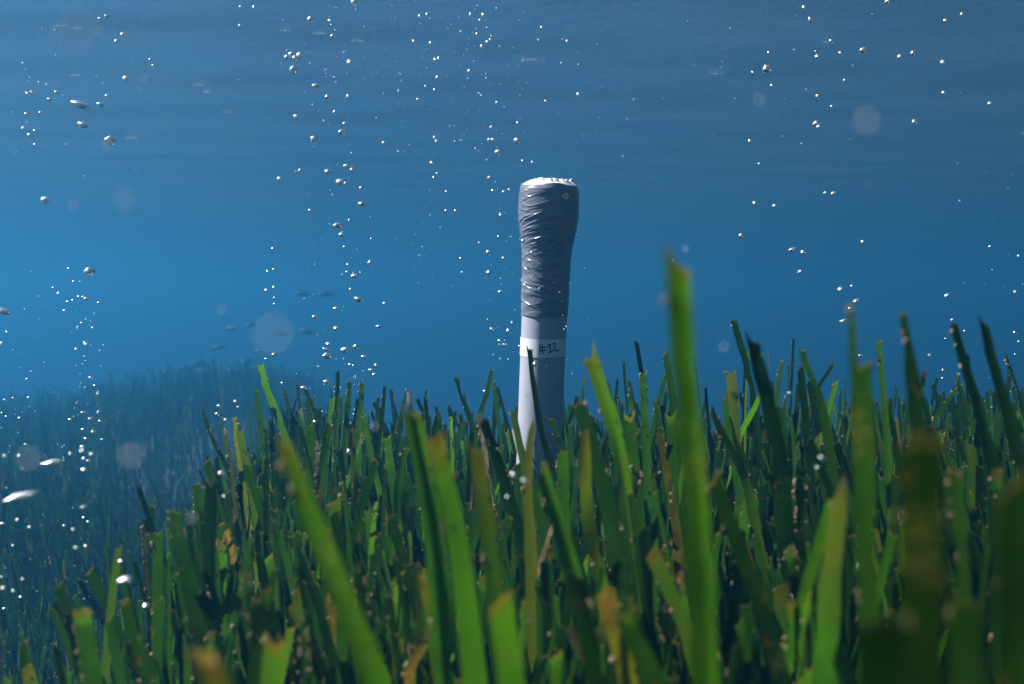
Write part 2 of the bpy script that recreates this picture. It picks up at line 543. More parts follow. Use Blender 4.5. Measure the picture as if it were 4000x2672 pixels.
def blade_mesh(path, w_tip, w_low, tint, tip, seed, rows=34, cols=6, yaw=0.0, bites=0, nubs=0, wavy=0.0, ytip=None, ylen=0.03, fold=0.035, wlen=0.3):
    nubs = int(nubs * 2.2) + 18; bites += (seed % 3)
    """path: tip .. base as Vectors relative to the base. Returns verts, faces, cols"""
    rd = random.Random(seed)
    if yaw == 0.0: yaw = rd.choice((rd.uniform(0.15, 0.75), rd.uniform(0.1, 0.5), rd.uniform(-0.9, -0.1)))
    w_tip, w_low = w_tip / math.cos(yaw), w_low / math.cos(yaw)
    C = catmull(path, rows)
    L = [0.0]
    for a, b in zip(C[:-1], C[1:]): L.append(L[-1] + (b - a).length)
    tot = L[-1]
    # extra row density near the tip: resample so the first quarter is fine
    def samp(s):
        s = max(0.0, min(tot, s))
        for i in range(len(L) - 1):
            if L[i + 1] >= s:
                q = (s - L[i]) / max(1e-9, L[i + 1] - L[i])
                return C[i].lerp(C[i + 1], q), (C[i] - C[i + 1]).normalized()
        return C[-1], (C[-2] - C[-1]).normalized()
    vis = min(tot, 0.42)
    ss = [vis * ((i / rows) ** 1.25) for i in range(rows)] + [tot]
    bite = [(rd.uniform(0.01, 0.14), rd.choice((-1, 1)), rd.uniform(0.003, 0.009), rd.uniform(0.25, 0.7)) for _ in range(bites)]
    ph, ph2 = rd.uniform(0, 6), rd.uniform(0, 6)
    V, Cc, Fc = [], [], []
    tw = rd.uniform(-0.35, 0.35)
    horns = {'flat': [0.002 * rd.uniform(-1, 1) for _ in range(cols + 1)],
             'left': [0.0085 * max(0, 1 - (c / cols) * 2.4) ** 1.6 + 0.002 * rd.random() for c in range(cols + 1)],
             'right': [0.0095 * max(0, (c / cols - 0.55) * 2.2) ** 1.5 + 0.002 * rd.random() for c in range(cols + 1)],
             'notch': [0.006 * abs(c / cols * 2 - 1) ** 1.5 + 0.002 * rd.random() for c in range(cols + 1)],
             'point': [-0.012 * abs(c / cols * 2 - 1) ** 1.2 for c in range(cols + 1)],
             'sliver': [(0.026 * (1 - c / cols * 0.4) if c <= cols * 0.26 else 0.004 * rd.random()) for c in range(cols + 1)],
             'slant': [0.006 * (c / cols) + 0.0015 * rd.random() for c in range(cols + 1)],
             'ragged': [0.005 * rd.random() for _ in range(cols + 1)]}[tip]
    if tip != 'sliver': horns = [h * (w_tip / 0.008) for h in horns]
    for i, s in enumerate(ss):
        p, T = samp(s)
        q = s / vis
        w = w_tip + (w_low - w_tip) * min(1, s / wlen)
        face = Vector((math.sin(yaw + tw * q), -math.cos(yaw + tw * q), 0.0))
        face = (face - T * face.dot(T)).normalized()
        side = T.cross(face)
        if side.x < 0: side = -side
        for c in range(cols + 1):
            u = c / cols * 2 - 1
            e = u
            for (bs, bd, bl, bdep) in bite:
                if u * bd > 0:
                    e -= bd * bdep * math.exp(-((s - bs) / bl) ** 2) * abs(u)
            e += (0.035 * math.sin(s * 310 + ph) + 0.05 * math.sin(s * 173 + ph2 + (2 if u > 0 else 0)) + 0.05 * mnoise.noise(Vector((s * 260, ph, u)))) * abs(u) * (1 if bites else 0.5)
            off = side * (e * w / 2) - face * (fold * w * ((abs(e) - 0.5) if fold > 0.2 else (e * e - 0.3))) + face * (wavy * w * math.sin(s * 95 + ph2 + 0.8 * u)) + side * (wavy * w * 0.8 * math.sin(s * 70 + ph))
            ext = T * (horns[c] * max(0.0, 1 - s / 0.05) ** 2) if horns[c] else Vector()
            V.append(p + off + ext)
            tn = tint
            if ytip is not None: 
                b = max(0.0, 1 - s / ylen); tn = tint + (ytip - tint) * b
            Cc.append((tn, min(1.0, s / 0.03), c / cols, 1))
    for i in range(len(ss) - 1):
        for c in range(cols):
            a = i * (cols + 1) + c
            Fc.append((a, a + 1, a + cols + 2, a + cols + 1))
    # crusts of tiny growth along the margins
    for nn in range(nubs):
        if nn % 4 == 0:
            ri = int(rd.random() ** 1.6 * rows * 0.75)
            edge = rd.choice((0, cols)) if rd.random() < 0.85 else rd.randrange(cols + 1)
            fr = rd.random()
        i = ri
        q = V[i * (cols + 1) + edge].lerp(V[(i + 1) * (cols + 1) + edge], min(1, max(0, fr + rd.uniform(-.25, .25))))
        r = 0.0002 + 0.0007 * rd.random() ** 2.2
        i0 = len(V)
        q = q + Vector((rd.uniform(-1, 1), rd.uniform(-1, 0.3), rd.uniform(-1, 1))) * r * 1.2
        for d in ((1, 0, 0), (-1, 0, 0), (0, 1, 0), (0, -1, 0), (0, 0, 1.3), (0, 0, -1.3)):
            V.append(q + Vector(d) * r * rd.uniform(0.5, 2.0)); Cc.append((rd.uniform(0.92, 1.0), 0.9, 0.5, 1))
        for f in ((0, 2, 4), (2, 1, 4), (1, 3, 4), (3, 0, 4), (2, 0, 5), (1, 2, 5), (3, 1, 5), (0, 3, 5)):
            Fc.append(tuple(i0 + k for k in f))
    return V, Fc, Cc

# one row per blade read off the photograph: path pixels (tip first), widths, tint, tip, extras, label
H = [
 ([(2660,1072),(2690,1500),(2722,1900),(2760,2500)],106,128,.30,'left',dict(ytip=.80,ylen=.008,fold=.24,yaw=.55),'tall broad blade with orange torn tip, highest blade in the bed right of the tube'),
 ([(2865,1250),(2890,1335),(2915,1420),(2960,1700)],26,34,.12,'flat',dict(bites=3,d=.95),'thin dark blade bitten ragged along its right edge, just right of the tallest blade'),
 ([(2940,1335),(2968,1450),(3015,1640),(3050,1900)],40,62,.10,'left',dict(bites=3,wavy=.06),'dark wavy blade with hooked tip behind the yellow stub right of the tallest blade'),
 ([(2856,1470),(2864,1560),(2872,1700),(2880,1900)],36,38,.70,'notch',dict(nubs=14,d=.9),'short yellow blade with a notched top right of the tallest blade'),
 ([(2985,1500),(2950,1590),(2892,1700),(2860,1850)],30,32,.47,'ragged',dict(nubs=10,d=.9),'lime green blade leaning right with a crusted crooked tip'),
 ([(2926,1355),(2918,1460),(2912,1600),(2910,1800)],9,12,.60,'point',dict(nubs=30,d=1.0),'pale hair-thin blade standing before the dark wavy blade'),
 ([(3053,1404),(3040,1500),(3028,1620),(3020,1800)],14,20,.15,'point',dict(d=1.2),'narrow bluish blade with fine point between two dark blades at right'),
 ([(3100,1321),(3095,1440),(3088,1600),(3085,1800)],9,14,.16,'flat',dict(d=1.2),'needle-thin dark blade standing straight against the blue at right'),
 ([(3134,1374),(3155,1450),(3200,1550),(3240,1750)],28,52,.13,'left',dict(bites=3,wavy=.05),'dark blade with horned tip and scalloped edge leaning left at right of centre'),
 ([(3256,1420),(3235,1455),(3205,1500),(3180,1600)],14,18,.14,'flat',dict(bites=2,d=1.15),'small dark blade leaning right with stepped edge beside the horned blade'),
 ([(3368,1448),(3375,1700),(3385,2050),(3400,2500)],122,130,.16,'sliver',dict(bites=1,d=.36,nubs=10),'broad blade torn away except for one tall thin sliver at its left'),
 ([(3432,1340),(3440,1410),(3450,1520),(3470,1800)],22,36,.45,'ragged',dict(d=.75),'small pale blade with fuzzy tip between the torn broad blade and the dark one'),
 ([(3527,1225),(3540,1320),(3565,1470),(3590,1900)],30,112,.08,'flat',dict(bites=4,d=.46,yaw=.2),'large dark blade narrowing to a flat bitten top near right side'),
 ([(3724,1263),(3770,1430),(3840,1650),(3920,2000)],34,62,.28,'flat',dict(d=.62),'long clean green blade leaning left with pale tip near right side'),
 ([(3848,1272),(3875,1400),(3935,1600),(4010,1900)],40,68,.18,'left',dict(bites=2,d=.6),'broad dark green blade with pointed shoulder tip near right edge'),
 ([(3924,1372),(3955,1460),(3990,1570),(4040,1800)],16,22,.08,'point',dict(d=.95,nubs=8),'slim blackish blade at the far right edge'),
 ([(3742,1493),(3770,1570),(3800,1660),(3840,1850)],26,34,.12,'slant',dict(d=.9),'short dark blade with slanted top before the long clean blade'),
 ([(3738,1519),(3700,1570),(3650,1645),(3600,1750)],24,26,.10,'slant',dict(d=.9,nubs=12),'dark crusted blade leaning right across the gap near right side'),
 ([(3597,1716),(3598,1950),(3600,2300),(3602,2700)],188,196,.02,'flat',dict(fold=.0,yaw=.25),'very wide blurred blade with square pale top close to the lens at right'),  # dark green tint, deepened to paint in shade from neighbouring blades
 ([(3965,1960),(3970,2200),(3975,2600),(3978,2750)],150,160,.05,'slant',dict(d=.24,yaw=.3),'wide very dark blurred blade in the lower right corner'),  # tint darkened too, shade of the lower right put into the colour
 ([(3053,1592),(3056,1700),(3060,1900),(3064,2200)],34,44,.30,'right',dict(nubs=40,d=.8),'green blade with beaded bright right edge and curled tip'),
 ([(3264,1500),(3225,1640),(3180,1800),(3140,1950)],20,24,.46,'slant',dict(d=.95,nubs=6),'bright slender blade leaning right between dark broad blades'),
 ([(2776,1590),(2835,1720),(2905,1850),(2950,2050)],26,46,.58,'point',dict(d=.75),'olive blade leaning left with long tapered tip beside the tallest blade'),
 ([(2620,1635),(2624,1760),(2630,1900),(2640,2200)],42,46,.22,'notch',dict(ytip=.9,ylen=.006),'short blade with pale cup-shaped top left against the tallest blade'),
 ([(2600,1392),(2612,1450),(2625,1540),(2640,1800)],26,34,.08,'slant',dict(d=.9),'dark blade tip peeking out left of the tallest blade'),
 ([(2312,1400),(2350,1520),(2395,1650),(2440,1900)],56,66,.50,'right',dict(ytip=.66,ylen=.03,d=.6,fold=.22,nubs=12),'yellow green blade with concave torn top and pale midrib, right of the tube'),
 ([(2485,1332),(2495,1390),(2506,1460),(2514,1600)],16,17,.08,'flat',dict(d=1.05),'thin dark cut blade standing above a speckled blade right of the tube'),
 ([(2514,1460),(2517,1580),(2524,1750),(2535,2000)],28,40,.33,'flat',dict(nubs=36,d=.9),'speckled green blade with flat top halfway between tube and tallest blade'),
 ([(2562,1563),(2572,1640),(2590,1760),(2610,2000)],24,28,.22,'flat',dict(d=1.0,nubs=10),'plain green blade with square top just left of the tallest blade'),
 ([(2264,1594),(2295,1690),(2335,1820),(2400,2100)],52,66,.20,'ragged',dict(d=.62,nubs=8),'dark olive blade with frayed blunt top close to the right of the tube'),
 ([(2460,1640),(2468,1740),(2485,1880),(2500,2100)],46,54,.18,'notch',dict(ytip=.95,ylen=.005,d=.75),'blade with cream notched rim between speckled and yellow green blades'),
 ([(2279,1476),(2277,1530),(2275,1600),(2280,1800)],12,16,.10,'flat',dict(bites=2,d=1.45),'slim dark blade behind, just right of the tube'),
 ([(2463,1512),(2458,1570),(2452,1650),(2450,1800)],10,14,.15,'flat',dict(d=1.4),'fine upright dark blade far behind the cream rimmed blade'),
 ([(2412,1542),(2424,1590),(2438,1650),(2450,1800)],10,14,.08,'flat',dict(d=1.2),'tiny black blade tip leaning left beside the yellow green blade'),
 ([(2069,1368),(2082,1480),(2110,1660),(2160,1850),(2200,2100)],20,30,.12,'left',dict(d=1.0,bites=1),'long thin dark blade crossing in front of the tube up to its label'),
 ([(2154,1640),(2172,1690),(2205,1765),(2240,1900)],24,32,.0,'left',dict(d=1.12,bites=2),'short black torn blade in front of the tube\'s lower right side'),
 ([(2084,1640),(2070,1740),(2062,1860),(2075,2200)],26,50,.70,'point',dict(ytip=.78,ylen=.08,d=.7),'orange yellow pointed blade at the foot of the tube'),
 ([(2198,1765),(2200,1850),(2203,2000),(2210,2300)],44,52,.36,'flat',dict(d=.66,nubs=6),'bright green blade cut square at the tube\'s lower right'),
 ([(2272,1716),(2282,1800),(2295,1950),(2335,2200)],44,56,.62,'slant',dict(wavy=.16,ytip=.8,ylen=.03,d=.58,bites=2),'wavy olive blade with orange tip right of the tube\'s foot'),
 ([(2484,1852),(2455,1980),(2415,2150),(2390,2350)],38,40,.62,'notch',dict(nubs=60,d=.72),'crusted pale blade leaning right with beaded edges and open top'),
 ([(2002,1602),(2018,1680),(2042,1790),(2070,2000)],24,34,.58,'flat',dict(d=.9),'olive blade leaning left against the tube\'s left side'),
 ([(2128,1858),(2160,1960),(2215,2140),(2300,2450)],54,72,.34,'slant',dict(fold=.34,d=.5,ytip=.9,ylen=.006),'green blade with long bright midrib streak below the tube'),
 ([(1018,1425),(1034,1490),(1070,1590),(1130,1760)],24,32,.40,'flat',dict(bites=4,d=1.25,nubs=8),'tall bitten blade leaning left, highest of those left of centre'),
 ([(1004,1527),(1010,1600),(1022,1720),(1040,1900)],17,22,.20,'flat',dict(d=1.3),'straight dark blade beneath the tall bitten blade'),
 ([(1105,1512),(1130,1590),(1168,1700),(1200,1850)],10,16,.14,'flat',dict(d=1.3,nubs=10),'wiry dark blade leaning left, right of the tall bitten blade'),
 ([(1195,1545),(1205,1610),(1228,1720),(1250,1900)],16,30,.16,'point',dict(d=1.15,nubs=16),'dark pointed blade with crusted tip left of the light green trio'),
 ([(1174,1606),(1186,1650),(1205,1720),(1230,1850)],16,20,.34,'slant',dict(d=1.2),'short green blade beside the dark pointed blade'),
 ([(1319,1458),(1318,1530),(1314,1630),(1310,1800)],16,19,.46,'slant',dict(nubs=26,d=1.3),'light green straight blade, tallest above the middle bubble column'),
 ([(1298,1566),(1290,1640),(1278,1740),(1265,1900)],20,24,.40,'slant',dict(bites=2,nubs=10,d=1.2),'green blade with slanted cut left below the light green one'),
 ([(1366,1490),(1360,1580),(1350,1700),(1345,1900)],19,24,.34,'flat',dict(nubs=14,d=1.2),'upright green blade with flat crusted top right of the light green one'),
 ([(1416,1497),(1408,1600),(1402,1730),(1400,1950)],17,26,.36,'flat',dict(bites=2,d=1.2),'upright green blade with shoulder notch, right one of four equals'),
 ([(1503,1508),(1494,1620),(1474,1760),(1455,1900)],12,26,.16,'flat',dict(d=1.15),'dark tapering blade leaning right beside a pale drifting speck'),
 ([(1478,1550),(1479,1620),(1482,1720),(1485,1850)],13,16,.12,'flat',dict(d=1.4),'dim bluish blade just left of the dark tapering blade'),
 ([(1598,1538),(1600,1590),(1603,1680),(1610,1850)],22,26,.10,'notch',dict(d=1.3),'dark notched blade behind the streaked broad blade'),
 ([(1666,1517),(1660,1570),(1652,1650),(1645,1800)],8,12,.45,'point',dict(d=1.3),'fine light needle blade leaning right behind the streaked broad blade'),
 ([(1603,1618),(1640,1800),(1690,2100),(1735,2600)],70,88,.40,'left',dict(fold=.34,ytip=.6,ylen=.02,d=.46),'broad blade with tall left horn and white midrib streak left of tube'),
 ([(1703,1732),(1745,1900),(1800,2200),(1850,2600)],66,98,.42,'ragged',dict(ytip=.86,ylen=.02,d=.4),'broad blade with frayed orange top right behind the streaked blade'),
 ([(1862,1768),(1885,1930),(1920,2200),(1960,2600)],56,74,.55,'left',dict(ytip=.82,ylen=.04,d=.48),'orange edged blade with curled left horn left of the tube\'s foot'),
 ([(1781,1472),(1797,1530),(1838,1640),(1870,1800)],14,26,.12,'flat',dict(bites=3,d=1.2),'thin dark notched blade leaning left, first blade left of the tube\'s V pair'),
 ([(1921,1443),(1904,1530),(1872,1630),(1840,1800)],16,24,.20,'flat',dict(d=1.15,bites=1),'green blade leaning right toward the tube carrying a bubble'),
 ([(1869,1616),(1877,1670),(1893,1760),(1910,1900)],20,24,.93,'flat',dict(nubs=40,d=.95),'whitish crusted dead blade left of the tube'),
 ([(1893,1665),(1925,1750),(1965,1870),(2030,2120)],40,54,.14,'slant',dict(d=.75),'dark broad blade leaning left below the whitish one'),
 ([(1711,1640),(1700,1685),(1688,1740),(1675,1850)],26,26,.30,'notch',dict(d=1.1,bites=1),'short green blade with forked top leaning right behind the frayed orange top'),
 ([(1762,1628),(1763,1680),(1766,1760),(1770,1900)],13,16,.47,'ragged',dict(d=1.1,wavy=.2,nubs=8),'bright twisted narrow blade between orange topped blades'),
 ([(1092,1694),(1190,1960),(1320,2280),(1470,2680)],60,112,.46,'point',dict(ytip=.74,ylen=.03,d=.33,fold=.1),'large blurred blade with yellow tip leaning left in the foreground'),
 ([(1286,1662),(1272,1750),(1252,1880),(1232,2100)],28,34,.38,'ragged',dict(d=.95,nubs=14),'green blade leaning right with ragged top over the yellow tipped blade'),
 ([(1240,1734),(1239,1790),(1244,1860),(1250,1960)],15,16,.88,'ragged',dict(nubs=50,d=.85,wavy=.2),'brown crumbling dead blade hooked at its foot'),
 ([(1369,1682),(1374,1760),(1385,1880),(1400,2050)],28,34,.68,'right',dict(wavy=.1,d=.85),'twisted yellow blade with pointed right shoulder below the four equals'),
 ([(1513,1710),(1520,1780),(1535,1880),(1560,2100)],28,36,.24,'flat',dict(d=.9),'plain green blade with flat top left of the streaked broad blade'),
 ([(1042,1782),(1041,1880),(1040,2020),(1042,2250)],18,24,.05,'flat',dict(d=.85,nubs=20),'straight blackish blade with crusted sides left of yellow tipped blade'),
 ([(1470,1957),(1462,2030),(1452,2130),(1448,2300)],18,24,.52,'point',dict(nubs=24,d=.75),'small upright blade with red pointed tip under the four equals'),
 ([(1308,1982),(1308,2080),(1312,2220),(1318,2500)],42,48,.38,'slant',dict(ytip=.93,ylen=.006,d=.7),'green blade with pale slanted lip right of the large blurred blade'),
 ([(1582,1758),(1572,1810),(1558,1880),(1545,2050)],26,36,.42,'slant',dict(d=.8,nubs=6),'lime blade leaning right partly hidden by the streaked broad blade'),
 ([(1600,2072),(1602,2110),(1606,2180),(1610,2350)],13,17,.62,'point',dict(d=.7),'small glowing yellow green spear low in the bed left of centre'),
 ([(682,1998),(700,2120),(745,2300),(800,2600)],40,84,.10,'flat',dict(nubs=16,d=.62),'dark blade with square top and crusted left edge, lower left'),
 ([(823,1905),(820,2000),(815,2150),(812,2450)],50,70,.08,'notch',dict(d=.68,bites=2),'dark forked blade right of the square topped dark blade'),
 ([(769,1890),(770,1940),(775,2010),(785,2200)],24,26,.12,'flat',dict(d=.85),'stubby dark blade behind the pale speck at lower left'),
 ([(417,2118),(425,2220),(442,2400),(465,2650)],16,38,.55,'point',dict(d=.8),'lone olive spear standing apart at lower left'),
 ([(560,2058),(564,2140),(572,2280),(585,2500)],14,18,.86,'ragged',dict(nubs=40,d=.85),'brown crusted thin blade right of the lone olive spear'),
 ([(602,2147),(618,2230),(642,2340),(670,2550)],12,18,.05,'flat',dict(d=.8),'thin black blade leaning left between brown and square topped blades'),
 ([(233,2297),(250,2345),(275,2410),(310,2600)],34,42,.14,'slant',dict(d=.7),'dark stub blade leaning left at lower left with flared tip'),
 ([(319,2398),(332,2480),(355,2600),(370,2750)],66,78,.28,'ragged',dict(ytip=.92,ylen=.012,d=.5,nubs=26),'broad green blade with crusty brown crown at lower left'),
 ([(107,2612),(118,2660),(130,2720),(140,2800)],46,56,.56,'ragged',dict(ytip=.88,ylen=.015,d=.6),'brown topped blade just rising into frame near bottom left corner'),
 ([(787,2310),(760,2370),(735,2450),(712,2560),(688,2680)],22,16,.47,'ragged',dict(wavy=.1,d=.7,ytip=.68,ylen=.03),'bright lime stalk with twisted yellow tip in the lower left bed'),
 ([(800,2566),(830,2640),(870,2740),(900,2850)],84,110,.66,'ragged',dict(ytip=.97,ylen=.02,d=.24),'blurred blade with pinkish white tip at the bottom left of centre'),
 ([(1163,2314),(1164,2420),(1166,2560),(1170,2750)],40,44,.55,'ragged',dict(ytip=.88,ylen=.015,d=.65,nubs=10),'short blade with rusty crown left of the large blurred blade\'s foot'),
 ([(1146,2142),(1140,2200),(1130,2300),(1122,2450)],18,18,.60,'point',dict(d=.85),'pale slim spear in the dark gap left of large blurred blade'),
 ([(985,2098),(984,2160),(984,2260),(985,2450)],20,24,.36,'flat',dict(d=.85,nubs=6),'green stick-like blade with pale top, left of the pale slim spear'),
 ([(888,2076),(898,2120),(915,2190),(935,2350)],20,24,.88,'ragged',dict(nubs=50,d=.8,bites=2),'frayed brown blade heavy with crust in the lower left bed'),
 ([(190,2172),(202,2215),(222,2280),(240,2400)],18,18,.90,'ragged',dict(nubs=20,d=.95),'hazy brown stub alone at far lower left'),
 ([(1074,2523),(1068,2580),(1060,2690),(1055,2800)],78,88,.50,'notch',dict(ytip=.92,ylen=.010,d=.42,bites=1),'wide torn blade with two pale peaks at the bottom edge left of centre'),
 ([(823,2482),(822,2540),(820,2620),(818,2750)],38,42,.26,'ragged',dict(ytip=.93,ylen=.012,d=.6),'dark blade with beige cap right of the bright lime stalk'),
 ([(1307,2380),(1302,2460),(1296,2600),(1292,2750)],34,38,.84,'ragged',dict(nubs=30,d=.65),'rust coloured speckled blade right beside the large blurred blade\'s base'),
 ([(1026,2340),(1018,2420),(1008,2530),(1000,2700)],60,66,.12,'slant',dict(ytip=.93,ylen=.007,d=.5,bites=2,nubs=20),'dark broad blade with shredded beige right corner at lower left'),
 ([(1272,2218),(1269,2320),(1266,2450),(1262,2700)],22,26,.46,'flat',dict(d=.68),'bright green straight stalk partly behind the large blurred blade'),
 ([(793,1618),(832,1720),(895,1850),(930,2000)],18,28,.18,'slant',dict(d=1.0,nubs=10),'dark blade leaning far left at the meadow edge'),
 ([(919,1634),(922,1700),(932,1790),(960,1950)],13,20,.66,'ragged',dict(nubs=50,d=.95),'pale beaded thin blade left of the yellow tipped foreground blade'),
 ([(939,1690),(950,1760),(975,1870),(1000,2050)],24,26,.56,'notch',dict(d=.92,nubs=22),'yellow green blade with forked top next to the pale beaded blade'),
 ([(882,1688),(888,1730),(900,1800),(915,1950)],16,20,.86,'ragged',dict(nubs=28,d=.95),'brown crusted blade just left of the pale beaded one'),
 ([(2238,2243),(2262,2350),(2300,2500),(2350,2750)],78,88,.16,'flat',dict(d=.42),'dark blade with square top at the bottom centre under the tube'),
 ([(1671,2273),(1685,2380),(1705,2520),(1730,2750)],60,68,.60,'ragged',dict(ytip=.92,ylen=.02,d=.5,nubs=10),'brownish blade with faded top at the bottom left of centre'),
 ([(1957,2374),(1968,2460),(1988,2580),(2010,2750)],92,104,.44,'slant',dict(ytip=.90,ylen=.005,d=.36),'wide green blade with curved pale rim at bottom centre'),
 ([(2546,2160),(2590,2250),(2660,2400),(2720,2600)],58,66,.56,'flat',dict(d=.52,ytip=.9,ylen=.01),'olive blade leaning left with pale square top beneath the tallest blade'),
 ([(2452,2416),(2500,2520),(2560,2680),(2600,2800)],88,98,.26,'notch',dict(ytip=.93,ylen=.005,d=.38),'broad blade with thin scooped white rim at bottom right of centre'),
 ([(1556,2262),(1545,2350),(1532,2480),(1522,2700)],38,44,.38,'slant',dict(d=.62,nubs=8),'green blade with brown right edge between rusty and faded blades'),
 ([(1641,2522),(1620,2560),(1600,2610),(1590,2720)],46,50,.84,'notch',dict(wavy=.2,nubs=36,d=.55),'curled rusty scrap of blade with spiky crown at the bottom'),
 ([(1464,2188),(1466,2260),(1470,2360),(1474,2550)],40,42,.30,'ragged',dict(nubs=60,d=.68),'green blade with both margins beaded bright below the red pointed blade'),
 ([(2368,2328),(2395,2430),(2435,2560),(2470,2750)],74,84,.74,'ragged',dict(d=.44,nubs=24,ytip=.92,ylen=.03),'mottled brown blade with bare crusted top at bottom centre right'),
 ([(2924,1968),(2914,2020),(2900,2090),(2890,2300)],34,38,.48,'slant',dict(d=.75,nubs=10),'lime blade with lit left edge deep in the bed at right'),
 ([(3126,1874),(3126,1980),(3126,2120),(3126,2400)],42,50,.30,'ragged',dict(nubs=90,d=.66),'blade strung with curly beige beads down its middle at right'),
 ([(3246,1970),(3205,2110),(3150,2300),(3080,2560)],50,64,.34,'slant',dict(d=.48),'long green blade leaning right across the lower right bed'),
 ([(3300,1856),(3268,2050),(3240,2300),(3225,2680)],40,76,.36,'point',dict(d=.42,ytip=.84,ylen=.09),'green blade with orange streaked upper half in the lower right'),
 ([(3377,1818),(3374,1950),(3370,2150),(3366,2500)],34,40,.32,'flat',dict(d=.6),'narrow bright green blade in front of the torn broad blade'),
 ([(2797,1894),(2850,2040),(2935,2260),(3065,2690)],62,76,.06,'slant',dict(d=.46),'very dark long blade leaning left right below the tallest blade'),
 ([(3054,2310),(3048,2390),(3042,2500),(3036,2700)],46,52,.40,'slant',dict(ytip=.86,ylen=.03,d=.6),'blade with burnt orange left corner low in the right bed'),
 ([(3436,2430),(3442,2530),(3450,2680),(3455,2800)],225,240,.24,'flat',dict(d=.19,fold=.0,yaw=.2),'widest blurred blade with pale wavy rim at the lower right'),
 ([(3762,2344),(3770,2450),(3780,2600),(3788,2800)],150,165,.12,'flat',dict(d=.26,fold=.0),'wide blurred blade with thin curved pale rim near lower right corner'),
 ([(3734,1880),(3745,2020),(3765,2250),(3785,2600)],88,100,.12,'ragged',dict(d=.4,nubs=24),'dark broad blade with yellow blotches behind the square topped blurred blade'),
 ([(3894,1850),(3893,1920),(3890,2050),(3888,2300)],46,54,.22,'ragged',dict(ytip=.96,ylen=.012,d=.55,nubs=10),'dark blade with cream crusted tip near the right edge'),
 ([(2004,1680),(2016,1730),(2036,1800),(2050,1950)],12,20,.97,'slant',dict(d=1.0),'white bleached blade bent against the tube\'s lower left side'),  # near-white tint along the whole blade
]
GRP = 'seagrass blades of the near meadow'
hero_xy = []
for i, (pts, w0, w1, tint, tipk, ex, label) in enumerate(H):
    ex = dict(ex)
    d = ex.pop('d', None) or max(0.17, min(1.35, 37.6 / w1))
    dd = random.Random(900 + i).uniform(-0.01, 0.02)
    P = [at(x, y, d * (1 + dd * k)) for k, (x, y) in enumerate(pts)]
    wlen = sum((b - a).length for a, b in zip(P[:-1], P[1:]))
    dirn = (P[-1] - P[-2])
    gz = float(ground_z(P[-1].x, P[-1].y))
    last = P[-1]
    if last.z > gz + 0.03:
        k = (gz - 0.01 - last.z)
        slope = dirn / max(1e-6, -dirn.z)
        end = last + Vector((slope.x * 0.4, slope.y * 0.4, -1)) * (-k)
        end.z = float(ground_z(end.x, end.y)) - 0.012
        P.append(end)
    base = P[-1].copy()
    base.z = max(base.z, -0.9)
    V, Fc, Cc = blade_mesh([p - base for p in P], w0 * d / F, w1 * d / F, tint, tipk, 100 + i, wlen=wlen, **ex)
    o = mesh_obj('seagrass_blade', V, Fc, M_BLADE, cols=Cc)
    o.location = base
    tag(o, label, 'seagrass', GRP)
    hero_xy.append((base.x, base.y))

# further single blades in the near bed: a few shapes grown once, then copied
protos = []
for k in range(12):
    rd = random.Random(50 + k)
    Lb = 0.42
    lean = rd.uniform(-0.05, 0.03); cur = rd.uniform(-0.05, 0.05)
    P = [Vector((lean + cur, rd.uniform(-.02, .02), Lb)), Vector((lean * .7 + cur * .5, 0, Lb * .72)), Vector((lean * .35, 0, Lb * .4)), Vector((0, 0, 0))]
    V, Fc, Cc = blade_mesh(P, rd.uniform(.0065, .0088), .0098, [.06, .12, .2, .26, .16, .32, .22, .42, .1, .5, .25, .58][k],
                           ['flat', 'slant', 'ragged', 'ragged', 'flat', 'slant', 'flat', 'ragged', 'slant', 'ragged', 'flat', 'point'][k], 300 + k,
                           bites=k % 3, nubs=[4, 20, 8, 36, 0, 14, 30, 8, 50, 30, 12, 24][k], yaw=rd.uniform(-.4, .4),
                           ytip=[None, .92, None, .93, None, .6, None, .94, None, .92, .6, .7][k], ylen=rd.uniform(.004, .012), wavy=[0, 0, .05, 0, .08, 0, 0, .1, 0, .06, 0, .12][k])
    me = mesh_obj('seagrass_blade', V, Fc, M_BLADE, cols=Cc)
    protos.append(me)
rd = random.Random(77)
def zone_label(px, d):
    if px < 1000: return 'green blade among the crowded leaves in the lower left part of the bed'
    if px < 1900: return 'green blade among the crowded leaves left of the grey tube'
    if px < 2500: return 'green blade among the crowded leaves below the grey tube'
    if px < 3100: return 'green blade among the crowded leaves around the tallest orange tipped blade'
    return 'green blade among the dark crowded leaves near the right edge'
n_ind, used = 0, [False] * len(protos)
N_IND = 300 - len(H)
tries = 0
while n_ind < N_IND and tries < 20000:
    tries += 1
    d = 0.46 + 0.75 * rd.random() ** 1.3
    px = rd.uniform(120, 3980)
    x = (px - 2000) / F * d
    if abs(x - T0.x) < 0.05 and abs(d - 1.28) < 0.08: continue
    if px < 750 and d > 0.7 and rd.random() < .8: continue
    top = float(canopy(x, d)) + rd.gauss(-0.03, 0.026)
    py = 1200 - top / d * F
    if not 1600 < py < 2560: continue
    if 2000 < px < 2240 and py < 1790 : continue
    k = n_ind % len(protos)
    src = protos[k]
    o = src if not used[k] else src.copy()
    if used[k]: COL.objects.link(o)
    used[k] = True
    gz = float(ground_z(x, d))
    o.location = (x, d, gz - 0.01)
    sc = (top - gz) / 0.42
    o.scale = (rd.uniform(.75, 1.05), 1, sc)
    o.rotation_euler = (rd.gauss(0, .06), rd.gauss(-.06, .10), rd.gauss(0, .75))
    tag(o, zone_label(px, d), 'seagrass', 'crowded seagrass blades of the near bed')
    n_ind += 1

